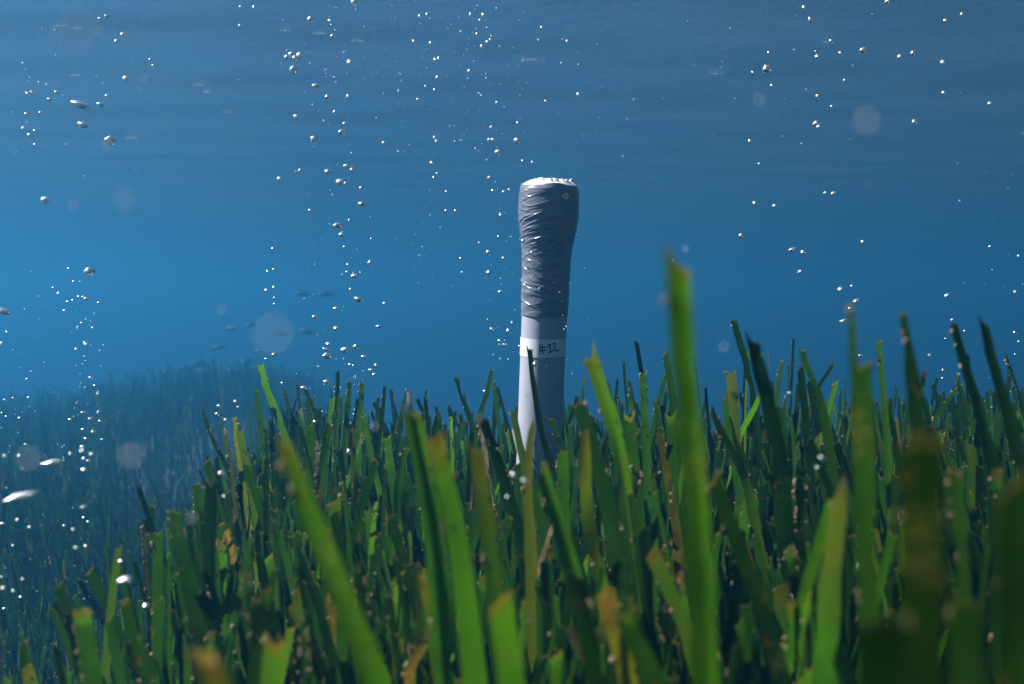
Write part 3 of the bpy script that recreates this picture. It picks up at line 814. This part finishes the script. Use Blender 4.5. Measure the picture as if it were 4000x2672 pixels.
# the rest of the meadow: thousands of leaves nobody could count
def meadow(N, dlo, dhi, seed, rows=6, wscale=1.0):
    g = np.random.default_rng(seed)
    d = np.sqrt(g.uniform(dlo ** 2, dhi ** 2, N))
    x = g.uniform(-0.62, 0.62, N) * (d + 0.25)
    keep = ~((np.abs(x - T0.x) < 0.035) & (np.abs(d - 1.30) < 0.05))
    # nothing tall right in front of the tube
    d, x = d[keep], x[keep]; N = len(d)
    top = canopy(x, d) + g.normal(-0.034, 0.030, N)
    tall = g.random(N) < 0.03 + 0.10 * ((x > 0.08) & (d > 0.75) & (d < 1.6))
    if dlo > 1.5: top = top + g.normal(-0.01, 0.02 + 0.02 * smooth(2.5, 5, d), N)
    top = np.where(tall, top + g.uniform(0.02, 0.085, N), top)
    px = 2000 + x / d * F; py = 1200 - top / d * F
    blk = (px > 1990) & (px < 2250) & (d < 1.30) & (py < 1800)
    top = np.where(blk, np.minimum(top, -(1830 - 1200) / F * d), top)
    gz = ground_z(x, d)
    L = np.maximum(top - gz, 0.12)
    yaw = g.normal(0, 0.8, N)
    lx, ly = g.normal(-0.03, 0.04, N), g.normal(0, 0.035, N)
    cx, cyv = g.normal(0, 0.025, N), g.normal(0, 0.02, N)
    w = g.uniform(0.0052, 0.0092, N) * wscale
    tint = np.clip(np.where(g.random(N) < (0.06 if dlo < 1.5 else 0.02), g.uniform(0.45, 0.92, N), g.normal(0.17 if dlo < 1.5 else 0.04, 0.10 if dlo < 1.5 else 0.05, N)), 0, 1)  # far leaves tinted darker: their dimness at depth is painted in
    tipo = g.uniform(-0.003, 0.004, (N, 3))
    v = (1 - (1 - np.linspace(0, 1, rows + 1)) ** 1.2)[None, :, None]           # base..tip
    u = np.array([-1.0, 0, 1.0])[None, None, :]
    wv = w[:, None, None] * (1 - 0.2 * v ** 3) * (0.88 + 0.2 * g.random((N, rows + 1, 3)))
    z = L[:, None, None] * v + tipo[:, None, :] * (v > 0.99)
    X = x[:, None, None] + lx[:, None, None] * v + cx[:, None, None] * np.sin(v * 3.1) + np.cos(yaw)[:, None, None] * u * wv / 2 + np.sin(yaw)[:, None, None] * (1 - abs(u)) * wv * .035
    Y = d[:, None, None] + ly[:, None, None] * v + cyv[:, None, None] * np.sin(v * 3.1) + np.sin(yaw)[:, None, None] * u * wv / 2 - np.cos(yaw)[:, None, None] * (1 - abs(u)) * wv * .035
    Z = gz[:, None, None] - 0.01 + z
    V = np.stack([X, Y, Z], -1).reshape(-1, 3)
    tipd = np.clip(L[:, None, None] * (1 - v) / 0.03 + 0 * u, 0, 1)
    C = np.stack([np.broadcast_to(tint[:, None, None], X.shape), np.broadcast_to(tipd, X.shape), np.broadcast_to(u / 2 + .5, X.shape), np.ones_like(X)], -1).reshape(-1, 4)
    per = (rows + 1) * 3
    b = (np.arange(N) * per)[:, None, None]
    r = np.arange(rows)[None, :, None] * 3
    c = np.arange(2)[None, None, :]
    a = b + r + c
    Fq = np.stack([a, a + 1, a + 4, a + 3], -1).reshape(-1, 4)
    # nubs on nearer leaves
    return V, Fq, C
def nub_cloud(V, per, N, count, seed):
    g = np.random.default_rng(seed)
    nc = count // 5; rows = per // 3 - 1
    bi = np.repeat(g.integers(0, N, nc), 5); count = nc * 5
    t = np.clip(np.repeat(0.45 + 0.55 * g.random(nc), 5) + g.normal(0, 0.02, count), 0.3, 0.999); k = np.minimum((t * rows).astype(int), rows - 1)
    e = np.repeat(g.choice([0, 2], nc), 5)
    i0 = bi * per + k * 3 + e
    f = (t * rows - k)[:, None]
    P = V[i0] * (1 - f) + V[i0 + 3] * f
    P = P + g.normal(0, 0.0006, (count, 3))
    r = (0.00035 + 0.0011 * g.random(count) ** 3)[:, None]
    D = np.array([(1, 0, 0), (-1, 0, 0), (0, 1, 0), (0, -1, 0), (0, 0, 1.4), (0, 0, -1.4)], float)
    NV = (P[:, None, :] + D[None] * r[:, :, None] * g.uniform(.4, 1.7, (count, 6, 1))).reshape(-1, 3)
    T = np.array([(0, 2, 4), (2, 1, 4), (1, 3, 4), (3, 0, 4), (2, 0, 5), (1, 2, 5), (3, 1, 5), (0, 3, 5)])
    NF = (np.arange(count)[:, None, None] * 6 + T[None]).reshape(-1, 3)
    NC = np.tile(np.array([[0.96, 0.9, 0.5, 1]]), (count * 6, 1))
    return NV, NF, NC
AV, AF, AC, o0 = [], [], [], 0
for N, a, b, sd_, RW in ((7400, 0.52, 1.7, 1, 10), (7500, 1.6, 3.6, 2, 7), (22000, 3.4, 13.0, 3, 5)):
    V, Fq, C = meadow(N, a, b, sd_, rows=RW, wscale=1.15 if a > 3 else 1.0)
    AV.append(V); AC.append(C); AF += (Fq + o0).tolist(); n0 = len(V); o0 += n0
    if b < 4:
        NV, NF, NC = nub_cloud(V, 3 * (RW + 1), n0 // (3 * (RW + 1)), 30000 if b < 2 else 10000, sd_ + 10)
        AV.append(NV); AC.append(NC); AF += (NF + o0).tolist(); o0 += len(NV)
md = mesh_obj('seagrass_meadow', np.concatenate(AV).tolist(), AF, M_BLADE, cols=np.concatenate(AC))
tag(md, kind='stuff')

# ------------------------------------------------------------ bubbles
def bubble_mesh(name, seed, seg=14, rings=9, lump=0.16):
    rd = random.Random(seed)
    V, Fc = [Vector((0, 0, -0.5))], []
    off = Vector((rd.uniform(0, 50), rd.uniform(0, 50), rd.uniform(0, 50)))
    for i in range(1, rings):
        ph = math.pi * i / rings
        for k in range(seg):
            th = 2 * math.pi * k / seg
            V.append(Vector((math.sin(ph) * math.cos(th), math.sin(ph) * math.sin(th), -math.cos(ph))) * 0.5)
    V.append(Vector((0, 0, 0.5)))
    V = [v * (1 + lump * mnoise.noise(v * 2.2 + off)) for v in V]
    for k in range(seg):
        k2 = (k + 1) % seg
        Fc.append((0, 1 + k2, 1 + k))
        for i in range(rings - 2):
            a = 1 + i * seg
            Fc.append((a + k, a + k2, a + seg + k2, a + seg + k))
        a = 1 + (rings - 2) * seg
        Fc.append((a + k, a + k2, len(V) - 1))
    return V, Fc
BP = []
for k in range(5):
    V, Fc = bubble_mesh('bubble', k, lump=[.1, .35, .5, .2, .6][k])
    for m in (M_BUB, M_FINE):
        me = bpy.data.meshes.new('bubble'); me.from_pydata([tuple(v) for v in V], [], Fc)
        me.polygons.foreach_set('use_smooth', [True] * len(me.polygons)); me.materials.append(m)
        BP.append(me)
BUB = [  # px, py, width, height (0 = round), label (None = one of its column)
 (313,410,72,28,'large flat white bubble high on the left, longest of the upper left'),(325,489,40,24,'bubble with dark underside below the long flat one at upper left'),
 (430,549,36,34,'bright bubble touching a pale drifting speck at upper left'),(177,782,36,28,'bright lone bubble left of two pale specks at mid left'),
 (348,1060,38,28,'bright bubble topping the far left column'),(12,1215,58,24,'flat white bubble cut by the left frame edge'),
 (203,1808,80,26,'long silvery bubble over the dark far meadow at left'),(78,1939,112,32,'longest twin-headed silvery bubble near the left edge'),
 (486,2265,62,28,'slanted silvery bubble before the lower left blades'),(571,2365,26,16,'short slanted bubble right under the slanted silvery one'),(471,2192,22,14,'small slanted bubble just above the slanted silvery one'),
 (391,409,26,18,None),(421,376,18,14,None),(491,307,22,18,None),(1212,76,20,22,None),(1120,224,18,20,None),(1138,216,22,26,None),(1151,227,14,18,None),(1170,218,24,26,None),
 (1146,271,26,26,'round bubble just beneath a tight row of four near the top'),(1366,244,18,18,None),(1233,335,28,16,None),(1278,379,16,18,None),(1360,377,14,16,None),(1308,439,14,16,None),(1345,483,12,12,None),
 (1158,458,22,22,None),(1334,516,24,18,None),(1225,543,24,24,None),(1173,667,14,14,None),(1280,671,24,18,None),(1354,649,26,16,None),(1377,663,16,14,None),(1329,711,34,22,'dark-bellied bubble with a tiny companion in the main column'),
 (1349,716,12,12,None),(1090,698,12,12,None),(1210,822,12,12,None),(1318,880,32,18,'flat bright bubble in the middle of the main column'),(391,73,16,10,None),(417,63,16,12,None),(221,361,16,10,None),(194,389,18,10,None),
 (106,445,16,10,None),(92,501,14,9,None),(136,511,12,8,None),(116,527,16,9,None),(158,440,12,8,None),(128,361,16,10,None),(107,364,12,8,None),(137,565,12,8,None),(587,233,12,9,None),(599,256,12,9,None),(480,134,14,12,None),(454,160,12,9,None),
 (1383,8,20,26,None),(939,27,10,10,None),(993,29,12,12,None),(1300,142,16,16,None),(1288,82,14,14,None),(937,100,12,10,None),
 (1834,280,16,20,None),(1708,304,12,18,None),(2115,108,9,14,None),(2215,162,9,14,None),(2259,370,11,18,'single white bubble high above and right of the tube'),(2020,550,26,26,'bright round bubble above the upper left of the tube'),
 (1947,596,28,24,'bright bubble left of the bright round one above the tube'),(1697,537,10,12,None),(1705,552,10,10,None),(1918,498,9,12,None),(1639,64,10,14,None),(1667,58,8,14,None),(1837,58,9,18,None),(1887,60,11,18,None),(1875,80,9,14,None),
 (1863,134,8,14,None),(1616,162,11,14,None),(1682,169,11,14,None),(1881,182,9,14,None),(1903,164,9,12,None),(1915,156,9,12,None),(2041,629,10,10,None),(2080,634,10,10,None),(1686,636,10,10,None),(1912,695,14,14,None),(1707,677,9,9,None),(1695,694,10,10,None),
 (1697,352,9,12,None),(1662,338,8,11,None),(1940,401,8,12,None),(2131,395,8,10,None),(2022,481,9,12,None),(1500,558,14,10,None),(1714,230,10,16,None),(1699,234,10,12,None),(1632,388,10,10,None),(1923,544,8,9,None),(1909,545,8,9,None),
 (1410,735,15,12,None),(1414,797,26,18,'dark-bellied bubble offset right of the main column'),(1335,917,24,18,None),(1364,861,10,10,None),(1446,1025,18,16,None),(1385,1078,30,16,'flat tilted bubble in the lower half of the main column'),(1401,1169,30,18,'capsule shaped white bubble below the flat tilted one'),(1502,1186,16,14,None),
 (1314,1206,24,14,None),(1230,1238,20,14,None),(1314,1284,24,18,None),(1481,1274,24,10,None),(1284,1344,22,14,None),(1276,1366,32,12,None),(1277,1389,34,22,'big bright bubble lowest in the cluster left of the tube'),(1346,1367,34,22,'big bright bubble in the cluster, right beside the lowest big one'),(1390,1354,20,18,None),(1422,1394,22,14,None),
 (1450,1446,20,13,None),(1470,1428,16,16,None),(1462,1464,16,13,None),(1071,1385,18,13,None),(1040,1401,15,8,None),(1275,1491,22,15,None),(1380,1428,9,9,None),(1366,1424,9,9,None),(1356,1063,12,11,None),(1358,1033,9,9,None),(1369,1131,12,10,None),
 (1065,971,10,9,None),(1044,1060,9,8,None),(1069,1052,9,7,None),(1071,1122,14,11,None),(1040,1133,11,8,None),(1071,1164,9,8,None),(1071,1188,10,9,None),(1345,965,10,9,None),(1743,749,9,10,None),(1742,823,10,10,None),(1779,824,10,11,None),
 (1968,750,15,11,None),(1925,745,12,11,None),(1989,742,10,10,None),(1958,842,18,15,None),(1947,925,9,10,None),(1907,987,16,20,None),(1910,1065,20,18,None),(1955,1140,20,12,None),(1924,1288,24,14,None),(1986,1293,16,18,None),(1950,1331,12,10,None),(1970,1345,16,7,None),
 (2000,1260,8,8,None),(2044,942,16,18,'white bubble overlapping the left edge of the dark tape'),(1805,1064,8,9,None),(1965,1008,9,10,None),(1872,948,9,8,None),(1800,1009,8,9,None),(2029,1353,10,10,None),
 (338,1166,18,10,None),(325,1160,13,8,None),(307,1159,12,8,None),(265,1179,13,8,None),(285,1173,11,8,None),(388,1182,15,9,None),(252,1213,13,8,None),(306,1278,14,8,None),(361,1281,12,8,None),(319,1261,10,7,None),(331,1337,13,7,None),(337,1344,14,7,None),(298,1363,12,7,None),
 (354,1473,16,7,None),(370,1506,12,7,None),(328,1611,22,8,None),(274,1638,16,8,None),(355,1635,20,8,None),(391,1644,14,8,None),(325,1677,16,9,None),(364,1685,14,8,None),(334,1713,12,8,None),(400,1716,14,8,None),(322,1745,19,12,None),(322,1760,14,9,None),(358,1772,14,9,None),(328,1790,14,9,None),
 (346,1799,16,7,None),(274,1772,10,7,None),(328,1834,21,11,None),(865,1847,20,14,None),(855,1586,16,11,None),(849,1617,18,13,None),(881,1639,13,9,None),(930,1657,20,11,None),(920,1568,12,9,None),(930,1590,10,7,None),(1231,1647,16,12,None),(1187,1515,26,16,'bright slanted bubble above the dark pointed blade'),(1102,1497,10,9,None),
 (1363,1765,18,22,'bright bubble clinging to the twisted yellow blade'),(877,1680,10,8,None),(20,1561,14,7,None),(112,1553,12,8,None),(51,1555,9,7,None),(18,1780,14,9,None),(75,1780,12,8,None),(101,1735,14,8,None),(76,1632,11,7,None),(8,1613,10,7,None),(24,1627,10,7,None),(106,1480,9,6,None),(382,1537,9,6,None),(385,1607,9,6,None),
 (268,1049,9,7,None),(209,1124,10,7,None),(228,1145,10,7,None),(288,1100,12,7,None),(7,1339,12,7,None),(27,1297,9,7,None),(875,1939,11,9,None),(322,1981,12,8,None),(325,2021,9,7,None),(343,2037,11,7,None),(116,2059,15,9,None),(9,2044,15,9,None),(67,2031,10,7,None),(250,2053,10,7,None),(286,2067,10,7,None),
 (296,2139,13,8,None),(333,2133,10,7,None),(51,2130,10,7,None),(12,2296,15,9,None),(52,2308,12,8,None),(80,2332,11,8,None),(88,2262,11,8,None),(15,2377,11,8,None),(6,2254,9,7,None),
 (2895,920,20,18,'round dark-rimmed bubble in open water right of the tallest blade\'s top'),(3096,975,34,16,'flat black-bellied bubble in open water at right'),(3136,985,22,16,'bright bubble just right of the flat black-bellied one'),(3370,944,16,11,None),(2948,794,15,13,None),(3026,805,18,15,None),(3225,754,14,12,None),(3254,754,20,11,None),
 (2930,553,14,16,None),(3187,480,26,15,None),(3198,494,20,12,None),(3373,196,32,22,'dark-bellied bubble high at right'),(2995,268,34,28,'largest bright bubble in the upper right'),(3516,223,20,20,None),(3566,207,20,18,None),(3684,244,20,18,None),(3687,363,18,16,None),(3571,475,20,16,None),(3866,403,17,11,None),(3194,376,14,14,None),
 (3247,161,14,18,None),(3193,221,16,14,None),(3166,78,18,24,None),(3142,31,16,20,None),(3467,4,22,14,None),(3015,334,11,11,None),(3003,206,10,12,None),(3249,416,11,11,None),(3693,80,16,13,None),(3758,56,15,14,None),(2965,640,8,8,None),(3300,314,10,11,None),(3282,207,10,11,None),(2941,284,10,12,None),
 (3126,1061,22,14,None),(3282,1128,22,11,None),(3328,1116,14,7,None),(3343,1174,28,12,None),(3319,1204,14,9,None),(3295,1251,30,9,None),(3698,1153,24,11,None),(3086,1536,18,13,None),(3210,1788,24,16,'bright bubble low between the dark blades at right'),(3193,1826,14,11,None),(3333,1386,12,9,None),(3362,1388,20,8,None),
 (3719,1249,12,8,None),(3767,1292,9,6,None),(3694,1323,11,7,None),(3684,1444,10,6,None),(3682,1477,10,6,None),(3978,999,11,7,None),(3965,1138,11,6,None),(3866,962,11,6,None),(3962,1297,11,6,None),(3981,1334,12,6,None),(3966,1383,10,6,None),(3631,1387,10,6,None),
 (2629,1017,9,9,None),(2091,1422,18,18,'bluish white bubble on the tube beside the thin crossing blade'),(2005,1854,20,18,'white bubble before the blades left of the tube\'s foot'),(2051,1880,32,18,'bright flat bubble before the blades at the tube\'s foot'),(1982,1940,12,10,None),(1893,1529,14,13,'bubble stuck to the blade leaning right toward the tube'),
]
def bubble_label(px, py):
    if px < 720:
        if py < 1000: return 'small silvery bubble in the scattered group at the upper left'
        if py < 2000 and 240 < px < 420: return 'small silvery bubble in the dotted column over the far left meadow'
        if py < 2000: return 'small silvery bubble in the sparse scatter along the left edge'
        return 'small silvery bubble low over the dark meadow at lower left'
    if px < 1030: return 'small bubble near the top left of centre' if py < 600 else 'small bubble hovering over the blade tips left of centre'
    if px < 1130 and 600 < py < 1420: return 'tiny bubble in the thin short column left of the main column'
    if px < 1560:
        if py < 600: return 'bright bubble in the upper main column left of the tube'
        if py < 1100: return 'bubble in the middle stretch of the main column left of the tube'
        return 'bright bubble in the low cluster of the main column left of the tube'
    if px < 1830: return 'tiny bubble in the sparse column between main column and tube'
    if px < 2060: return 'small elongated bubble near the surface above the tube' if py < 700 else 'small bubble close beside the tube\'s left side'
    if px < 2700: return 'tiny bubble in the clear water above right of the tube'
    if py < 560: return 'slanted bubble scattered in the upper right water'
    if px < 3450: return 'small bubble hanging over the bed in mid water at right' if py > 1000 else 'small bubble in mid water right of the tallest blade'
    return 'thin streak-like bubble near the right edge'
NEAR = {(865,1847):.6,(1363,1765):.8,(3210,1788):.5,(3193,1826):.55,(2005,1854):.5,(2051,1880):.48,(1982,1940):.5,(486,2265):.6,(571,2365):.62,(471,2192):.7,(2091,1422):.98,
        (2044,942):1.18,(2029,1353):1.2,(1893,1529):1.1,(3086,1536):.7,(1231,1647):.85,(875,1939):.62}
rd = random.Random(5)
for i, (px, py, w, h, label) in enumerate(BUB):
    d = NEAR.get((px, py)) or rd.uniform(0.75, 1.7)
    if py > 1750 and (px, py) not in NEAR: d = rd.uniform(0.55, 0.85)
    p = at(px, py, d)
    if p.z > SURF_Z - 0.06: d *= (SURF_Z - 0.06) / p.z * 0.98; p = at(px, py, d)
    small = w < 14
    me = BP[(i % 5 if not small else i % 2 * 3) * 2 + (1 if small else 0)]
    o = bpy.data.objects.new('air_bubble', me)
    COL.objects.link(o)
    o.location = p
    s = d / F
    o.scale = (w * s, w * s * 0.9, h * s)
    tilt = 0.0
    if px > 2700 and py < 1300: tilt = R(-28 if w < 30 else -15)
    elif px < 700 and py < 700: tilt = R(18)
    elif px < 700 and py > 1850: tilt = R(-14)
    elif w > 20: tilt = R(rd.uniform(-12, 22))
    o.rotation_euler = (0, tilt, 0)
    tag(o, label or bubble_label(px, py), 'bubble', 'air bubbles rising to the surface')

# the mist of still smaller bubbles in the columns
g = np.random.default_rng(8)
AV, AF = [], []
Vb, Fb = bubble_mesh('b', 3, 7, 5, .1)
Vb = np.array([tuple(v) for v in Vb])
def col_pts(n, cx, sx, y0, y1): return [(g.normal(cx, sx), g.uniform(y0, y1)) for _ in range(n)]
tiny = col_pts(70, 1290, 75, 0, 1480) + col_pts(60, 1660, 80, 0, 1150) + col_pts(60, 1900, 80, 0, 700) + col_pts(45, 1960, 45, 700, 1420) + col_pts(70, 320, 45, 1050, 2350) \
     + col_pts(60, 90, 70, 1050, 2400) + col_pts(35, 1370, 60, 1400, 1720) + col_pts(40, 1400, 300, 0, 420) + col_pts(30, 3250, 380, 0, 700) + col_pts(24, 3900, 90, 500, 1600) + col_pts(25, 2300, 160, 100, 700) \
     + col_pts(20, 2230, 60, 900, 1650) + col_pts(30, 180, 110, 100, 700)
k0 = 0
for (px, py) in tiny:
    if py > 1800: d = g.uniform(.6, .9)
    else: d = g.uniform(0.8, 1.7)
    w = 2.2 + 3.6 * g.random() ** 2.5
    p = at(px, py, d)
    if p.z > SURF_Z - 0.06: d *= (SURF_Z - 0.06) / p.z * 0.98; p = at(px, py, d)
    if (p - T0 - AX * (p - T0).dot(AX)).length < 0.045: continue
    s = d / F * w
    AV.append(Vb * np.array([s, s, s * 1.2]) + np.array(p)); AF += [tuple(k + k0 for k in f) for f in Fb]; k0 += len(Vb)
tag(mesh_obj('fine_bubbles', np.concatenate(AV).tolist(), AF, M_FINE), kind='stuff')

# ------------------------------------------------------------ pale streaks of small flat blobs on the underside of the surface
STREAK = [(888,459,48,'short pale streak on the surface, alone left of the main bubble column'),(513,552,56,'wavy thin surface streak right of the bright upper left bubble'),(534,676,38,'faint lowest surface streak at left'),
 (775,352,38,'upper one of two small surface streaks left of the main column'),(811,378,34,'lower one of two small surface streaks left of the main column'),(295,318,36,'small surface streak above the long flat upper left bubble'),
 (243,128,46,'bright surface streak at the upper left inside a pale disc'),(304,140,44,'dim surface streak right of the bright upper left one'),(1115,147,40,'dim surface streak left end of the row near the top'),
 (1246,161,52,'bright surface streak in the row near the top left of centre'),(1390,192,66,'long pale surface streak right end of the row near the top'),(1586,30,72,'bright ragged surface streak at the top edge left of centre'),
 (2081,259,95,'long broken pale streak on the surface above the tube'),(1914,345,22,'tiny surface fleck left below the long broken streak'),(1920,552,40,'dim foam fleck just above the tube\'s upper left'),
 (3792,14,56,'broad surface patch at the top right corner'),(2798,4,62,'surface streak cut by the top edge right of centre'),(2798,306,62,'faint long pale streak on the surface at right'),
 (2708,274,24,'small faint surface fleck at right, above the faint long streak'),(2782,536,24,'faint lowest surface fleck at right'),(3231,182,32,'faint surface fleck left of the dark-bellied bubble')]
for i, (px, py, w, label) in enumerate(STREAK):
    ray = at(px, py, 1.0)
    k = (SURF_Z - 0.012) / ray.z
    c = ray * k
    wid = w * k / F
    rd = random.Random(i)
    V, Fc = [], []
    nb = int(w / 1.6) + 8 if w < 60 else int(w / 3.5)
    for b in range(nb):
        q = rd.uniform(-.5, .5)
        r = min(wid * rd.uniform(.012, .038), 0.0011) * (1.3 - abs(q))
        ctr = Vector((q * wid, rd.uniform(-.3, .3) * wid * .45, 0))
        i0 = len(V)
        seg = 7
        for ring, (rr, zz) in enumerate(((1, 0), (.8, -.5), (.35, -.8))):
            for s in range(seg):
                a = 2 * math.pi * s / seg
                V.append(ctr + Vector((math.cos(a) * r * rr * 1.5, math.sin(a) * r * rr * 1.5, zz * r * 0.3)))
        for ring in range(2):
            for s in range(seg):
                Fc.append((i0 + ring * seg + s, i0 + ring * seg + (s + 1) % seg, i0 + ring * seg + seg + (s + 1) % seg, i0 + ring * seg + seg + s))
        Fc.append(tuple(i0 + 2 * seg + s for s in range(seg)))
    cz = float(waves(np.array(c.x), np.array(c.y)))
    V = [Vector((v.x, v.y, v.z + float(waves(np.array(c.x + v.x), np.array(c.y + v.y))) - cz)) for v in V]
    o = mesh_obj('surface_streak', V, Fc, M_STREAK)
    o.location = (c.x, c.y, cz - 0.0005)
    tag(o, label, 'foam', 'pale streaks on the surface')

# ------------------------------------------------------------ drifting specks close to the lens
SPECK = [(300,130,180,'very large faint round speck in the upper left corner'),(391,122,46,'small pale ring-like speck beside the very large faint one'),(492,787,92,'large faint speck at mid left'),(288,804,46,'small faint speck left of the large one at mid left'),
 (562,306,40,'small round speck below the upper left corner, right of three bubbles'),(544,348,24,'tiny speck just beneath the small round one at upper left'),(420,567,50,'pale speck touching a bright bubble at upper left'),(869,1213,44,'crisp bright ring-like speck above the fish'),
 (1075,1310,165,'very large dim speck in front of the fish'),(116,1795,104,'large dim speck behind the long silvery bubble at left'),(517,1785,106,'large dim speck over the dark meadow at left'),(750,2025,56,'pale blue speck before the dark forked blade'),
 (1464,1668,44,'round grey speck beside the dark tapering blade'),(3392,475,112,'large faint speck in the open water at upper right'),(2968,390,56,'faint speck below the largest bright bubble at upper right'),(2830,1355,48,'dim speck left of the dark wavy blade at right'),
 (2677,972,30,'small speck above the tallest blade'),(2030,462,26,'small speck high above the tube'),(2212,765,26,'small speck in front of the tape near its top right')]
for i, (px, py, c, label) in enumerate(SPECK):
    d = 1 / (c / 20.1 + 0.83)
    V, Fc = bubble_mesh('s', 40 + i, 10, 7, .5)
    o = mesh_obj('drifting_speck', V, Fc, M_PART)
    o.location = at(px, py, d)
    dia = 0.28 * c * d / F
    o.scale = (dia, dia, dia * .9)
    tag(o, label, 'plankton speck', 'specks drifting close to the lens')

# ------------------------------------------------------------ fish fading into the blue
def fish_mesh():
    secs = [(0.50, .004, .004, 0), (0.46, .045, .03, 0), (0.38, .085, .05, .0), (0.26, .12, .062, .004), (0.12, .135, .064, .006), (-0.04, .125, .056, .005), (-0.2, .085, .036, .002), (-0.32, .045, .018, 0), (-0.38, .032, .010, 0)]
    V, Fc, S = [], [], 12
    for x, hz_, wy, dz in secs:
        for k in range(S):
            a = 2 * math.pi * k / S
            V.append(Vector((x, wy * math.sin(a), hz_ * math.cos(a) + dz)))
    for i in range(len(secs) - 1):
        for k in range(S):
            Fc.append((i * S + k, i * S + (k + 1) % S, (i + 1) * S + (k + 1) % S, (i + 1) * S + k))
    Fc.append(tuple(range(S)))
    Fc.append(tuple((len(secs) - 1) * S + k for k in range(S)))
    def fin(outline, t=0.004):
        i0 = len(V); m = len(outline)
        for s in (1, -1):
            for x, z in outline: V.append(Vector((x, s * t, z)))
        Fc.append(tuple(range(i0, i0 + m))); Fc.append(tuple(range(i0 + 2 * m - 1, i0 + m - 1, -1)))
        for k in range(m): Fc.append((i0 + k, i0 + (k + 1) % m, i0 + m + (k + 1) % m, i0 + m + k))
    fin([(-.35, .028), (-.52, .115), (-.46, .0), (-.52, -.115), (-.35, -.028)])
    fin([(.18, .125), (.08, .185), (-.1, .165), (-.24, .085), (-.2, .07), (0, .12)])
    fin([(-.05, -.115), (-.12, -.17), (-.24, -.085), (-.2, -.07)])
    fin([(.2, -.10), (.12, -.165), (.08, -.11)])
    return V, Fc
FV, FF = fish_mesh()
FISH = [(1184,1148,66,2,'left one of the highest faint pair of fish'),(1277,1150,76,2,'right one of the highest faint pair of fish'),(909,1283,66,8,'fish farthest left in the row beside the very large dim speck'),(987,1271,60,8,'fish just left of the very large dim speck, upper row'),
 (1205,1297,78,-8,'distinct fish right of the very large dim speck'),(1097,1305,66,-3,'fish behind the very large dim speck'),(859,1356,72,12,'nose-down fish alone at left below the upper row'),(1014,1370,60,10,'dim fish under the very large dim speck'),
 (787,1421,78,-3,'darkest fish just over the hump of the far meadow'),(728,1440,66,3,'fish touching the top left of the meadow hump'),(662,1456,54,-15,'last fish at the far left, grazing the hump'),(972,1412,66,5,'fish above the tall bitten blade'),(918,1450,76,-8,'fish low over the hump, left of the tall bitten blade'),(800,1452,58,0,'fish low over the middle of the hump')]
fm = None
rd = random.Random(3)
for i, (px, py, ln, tilt, label) in enumerate(FISH):
    d = rd.uniform(8.6, 10.4)
    if fm is None:
        o = mesh_obj('fish', FV, FF, M_FISH); fm = o
    else:
        o = fm.copy(); COL.objects.link(o)
    o.location = at(px, py, d)
    s = ln * d / F
    o.scale = (s, s, s)
    o.rotation_euler = (0, R(tilt), R(180 + rd.uniform(-18, 18)))
    tag(o, label, 'fish', 'small fish shoaling over the far meadow')
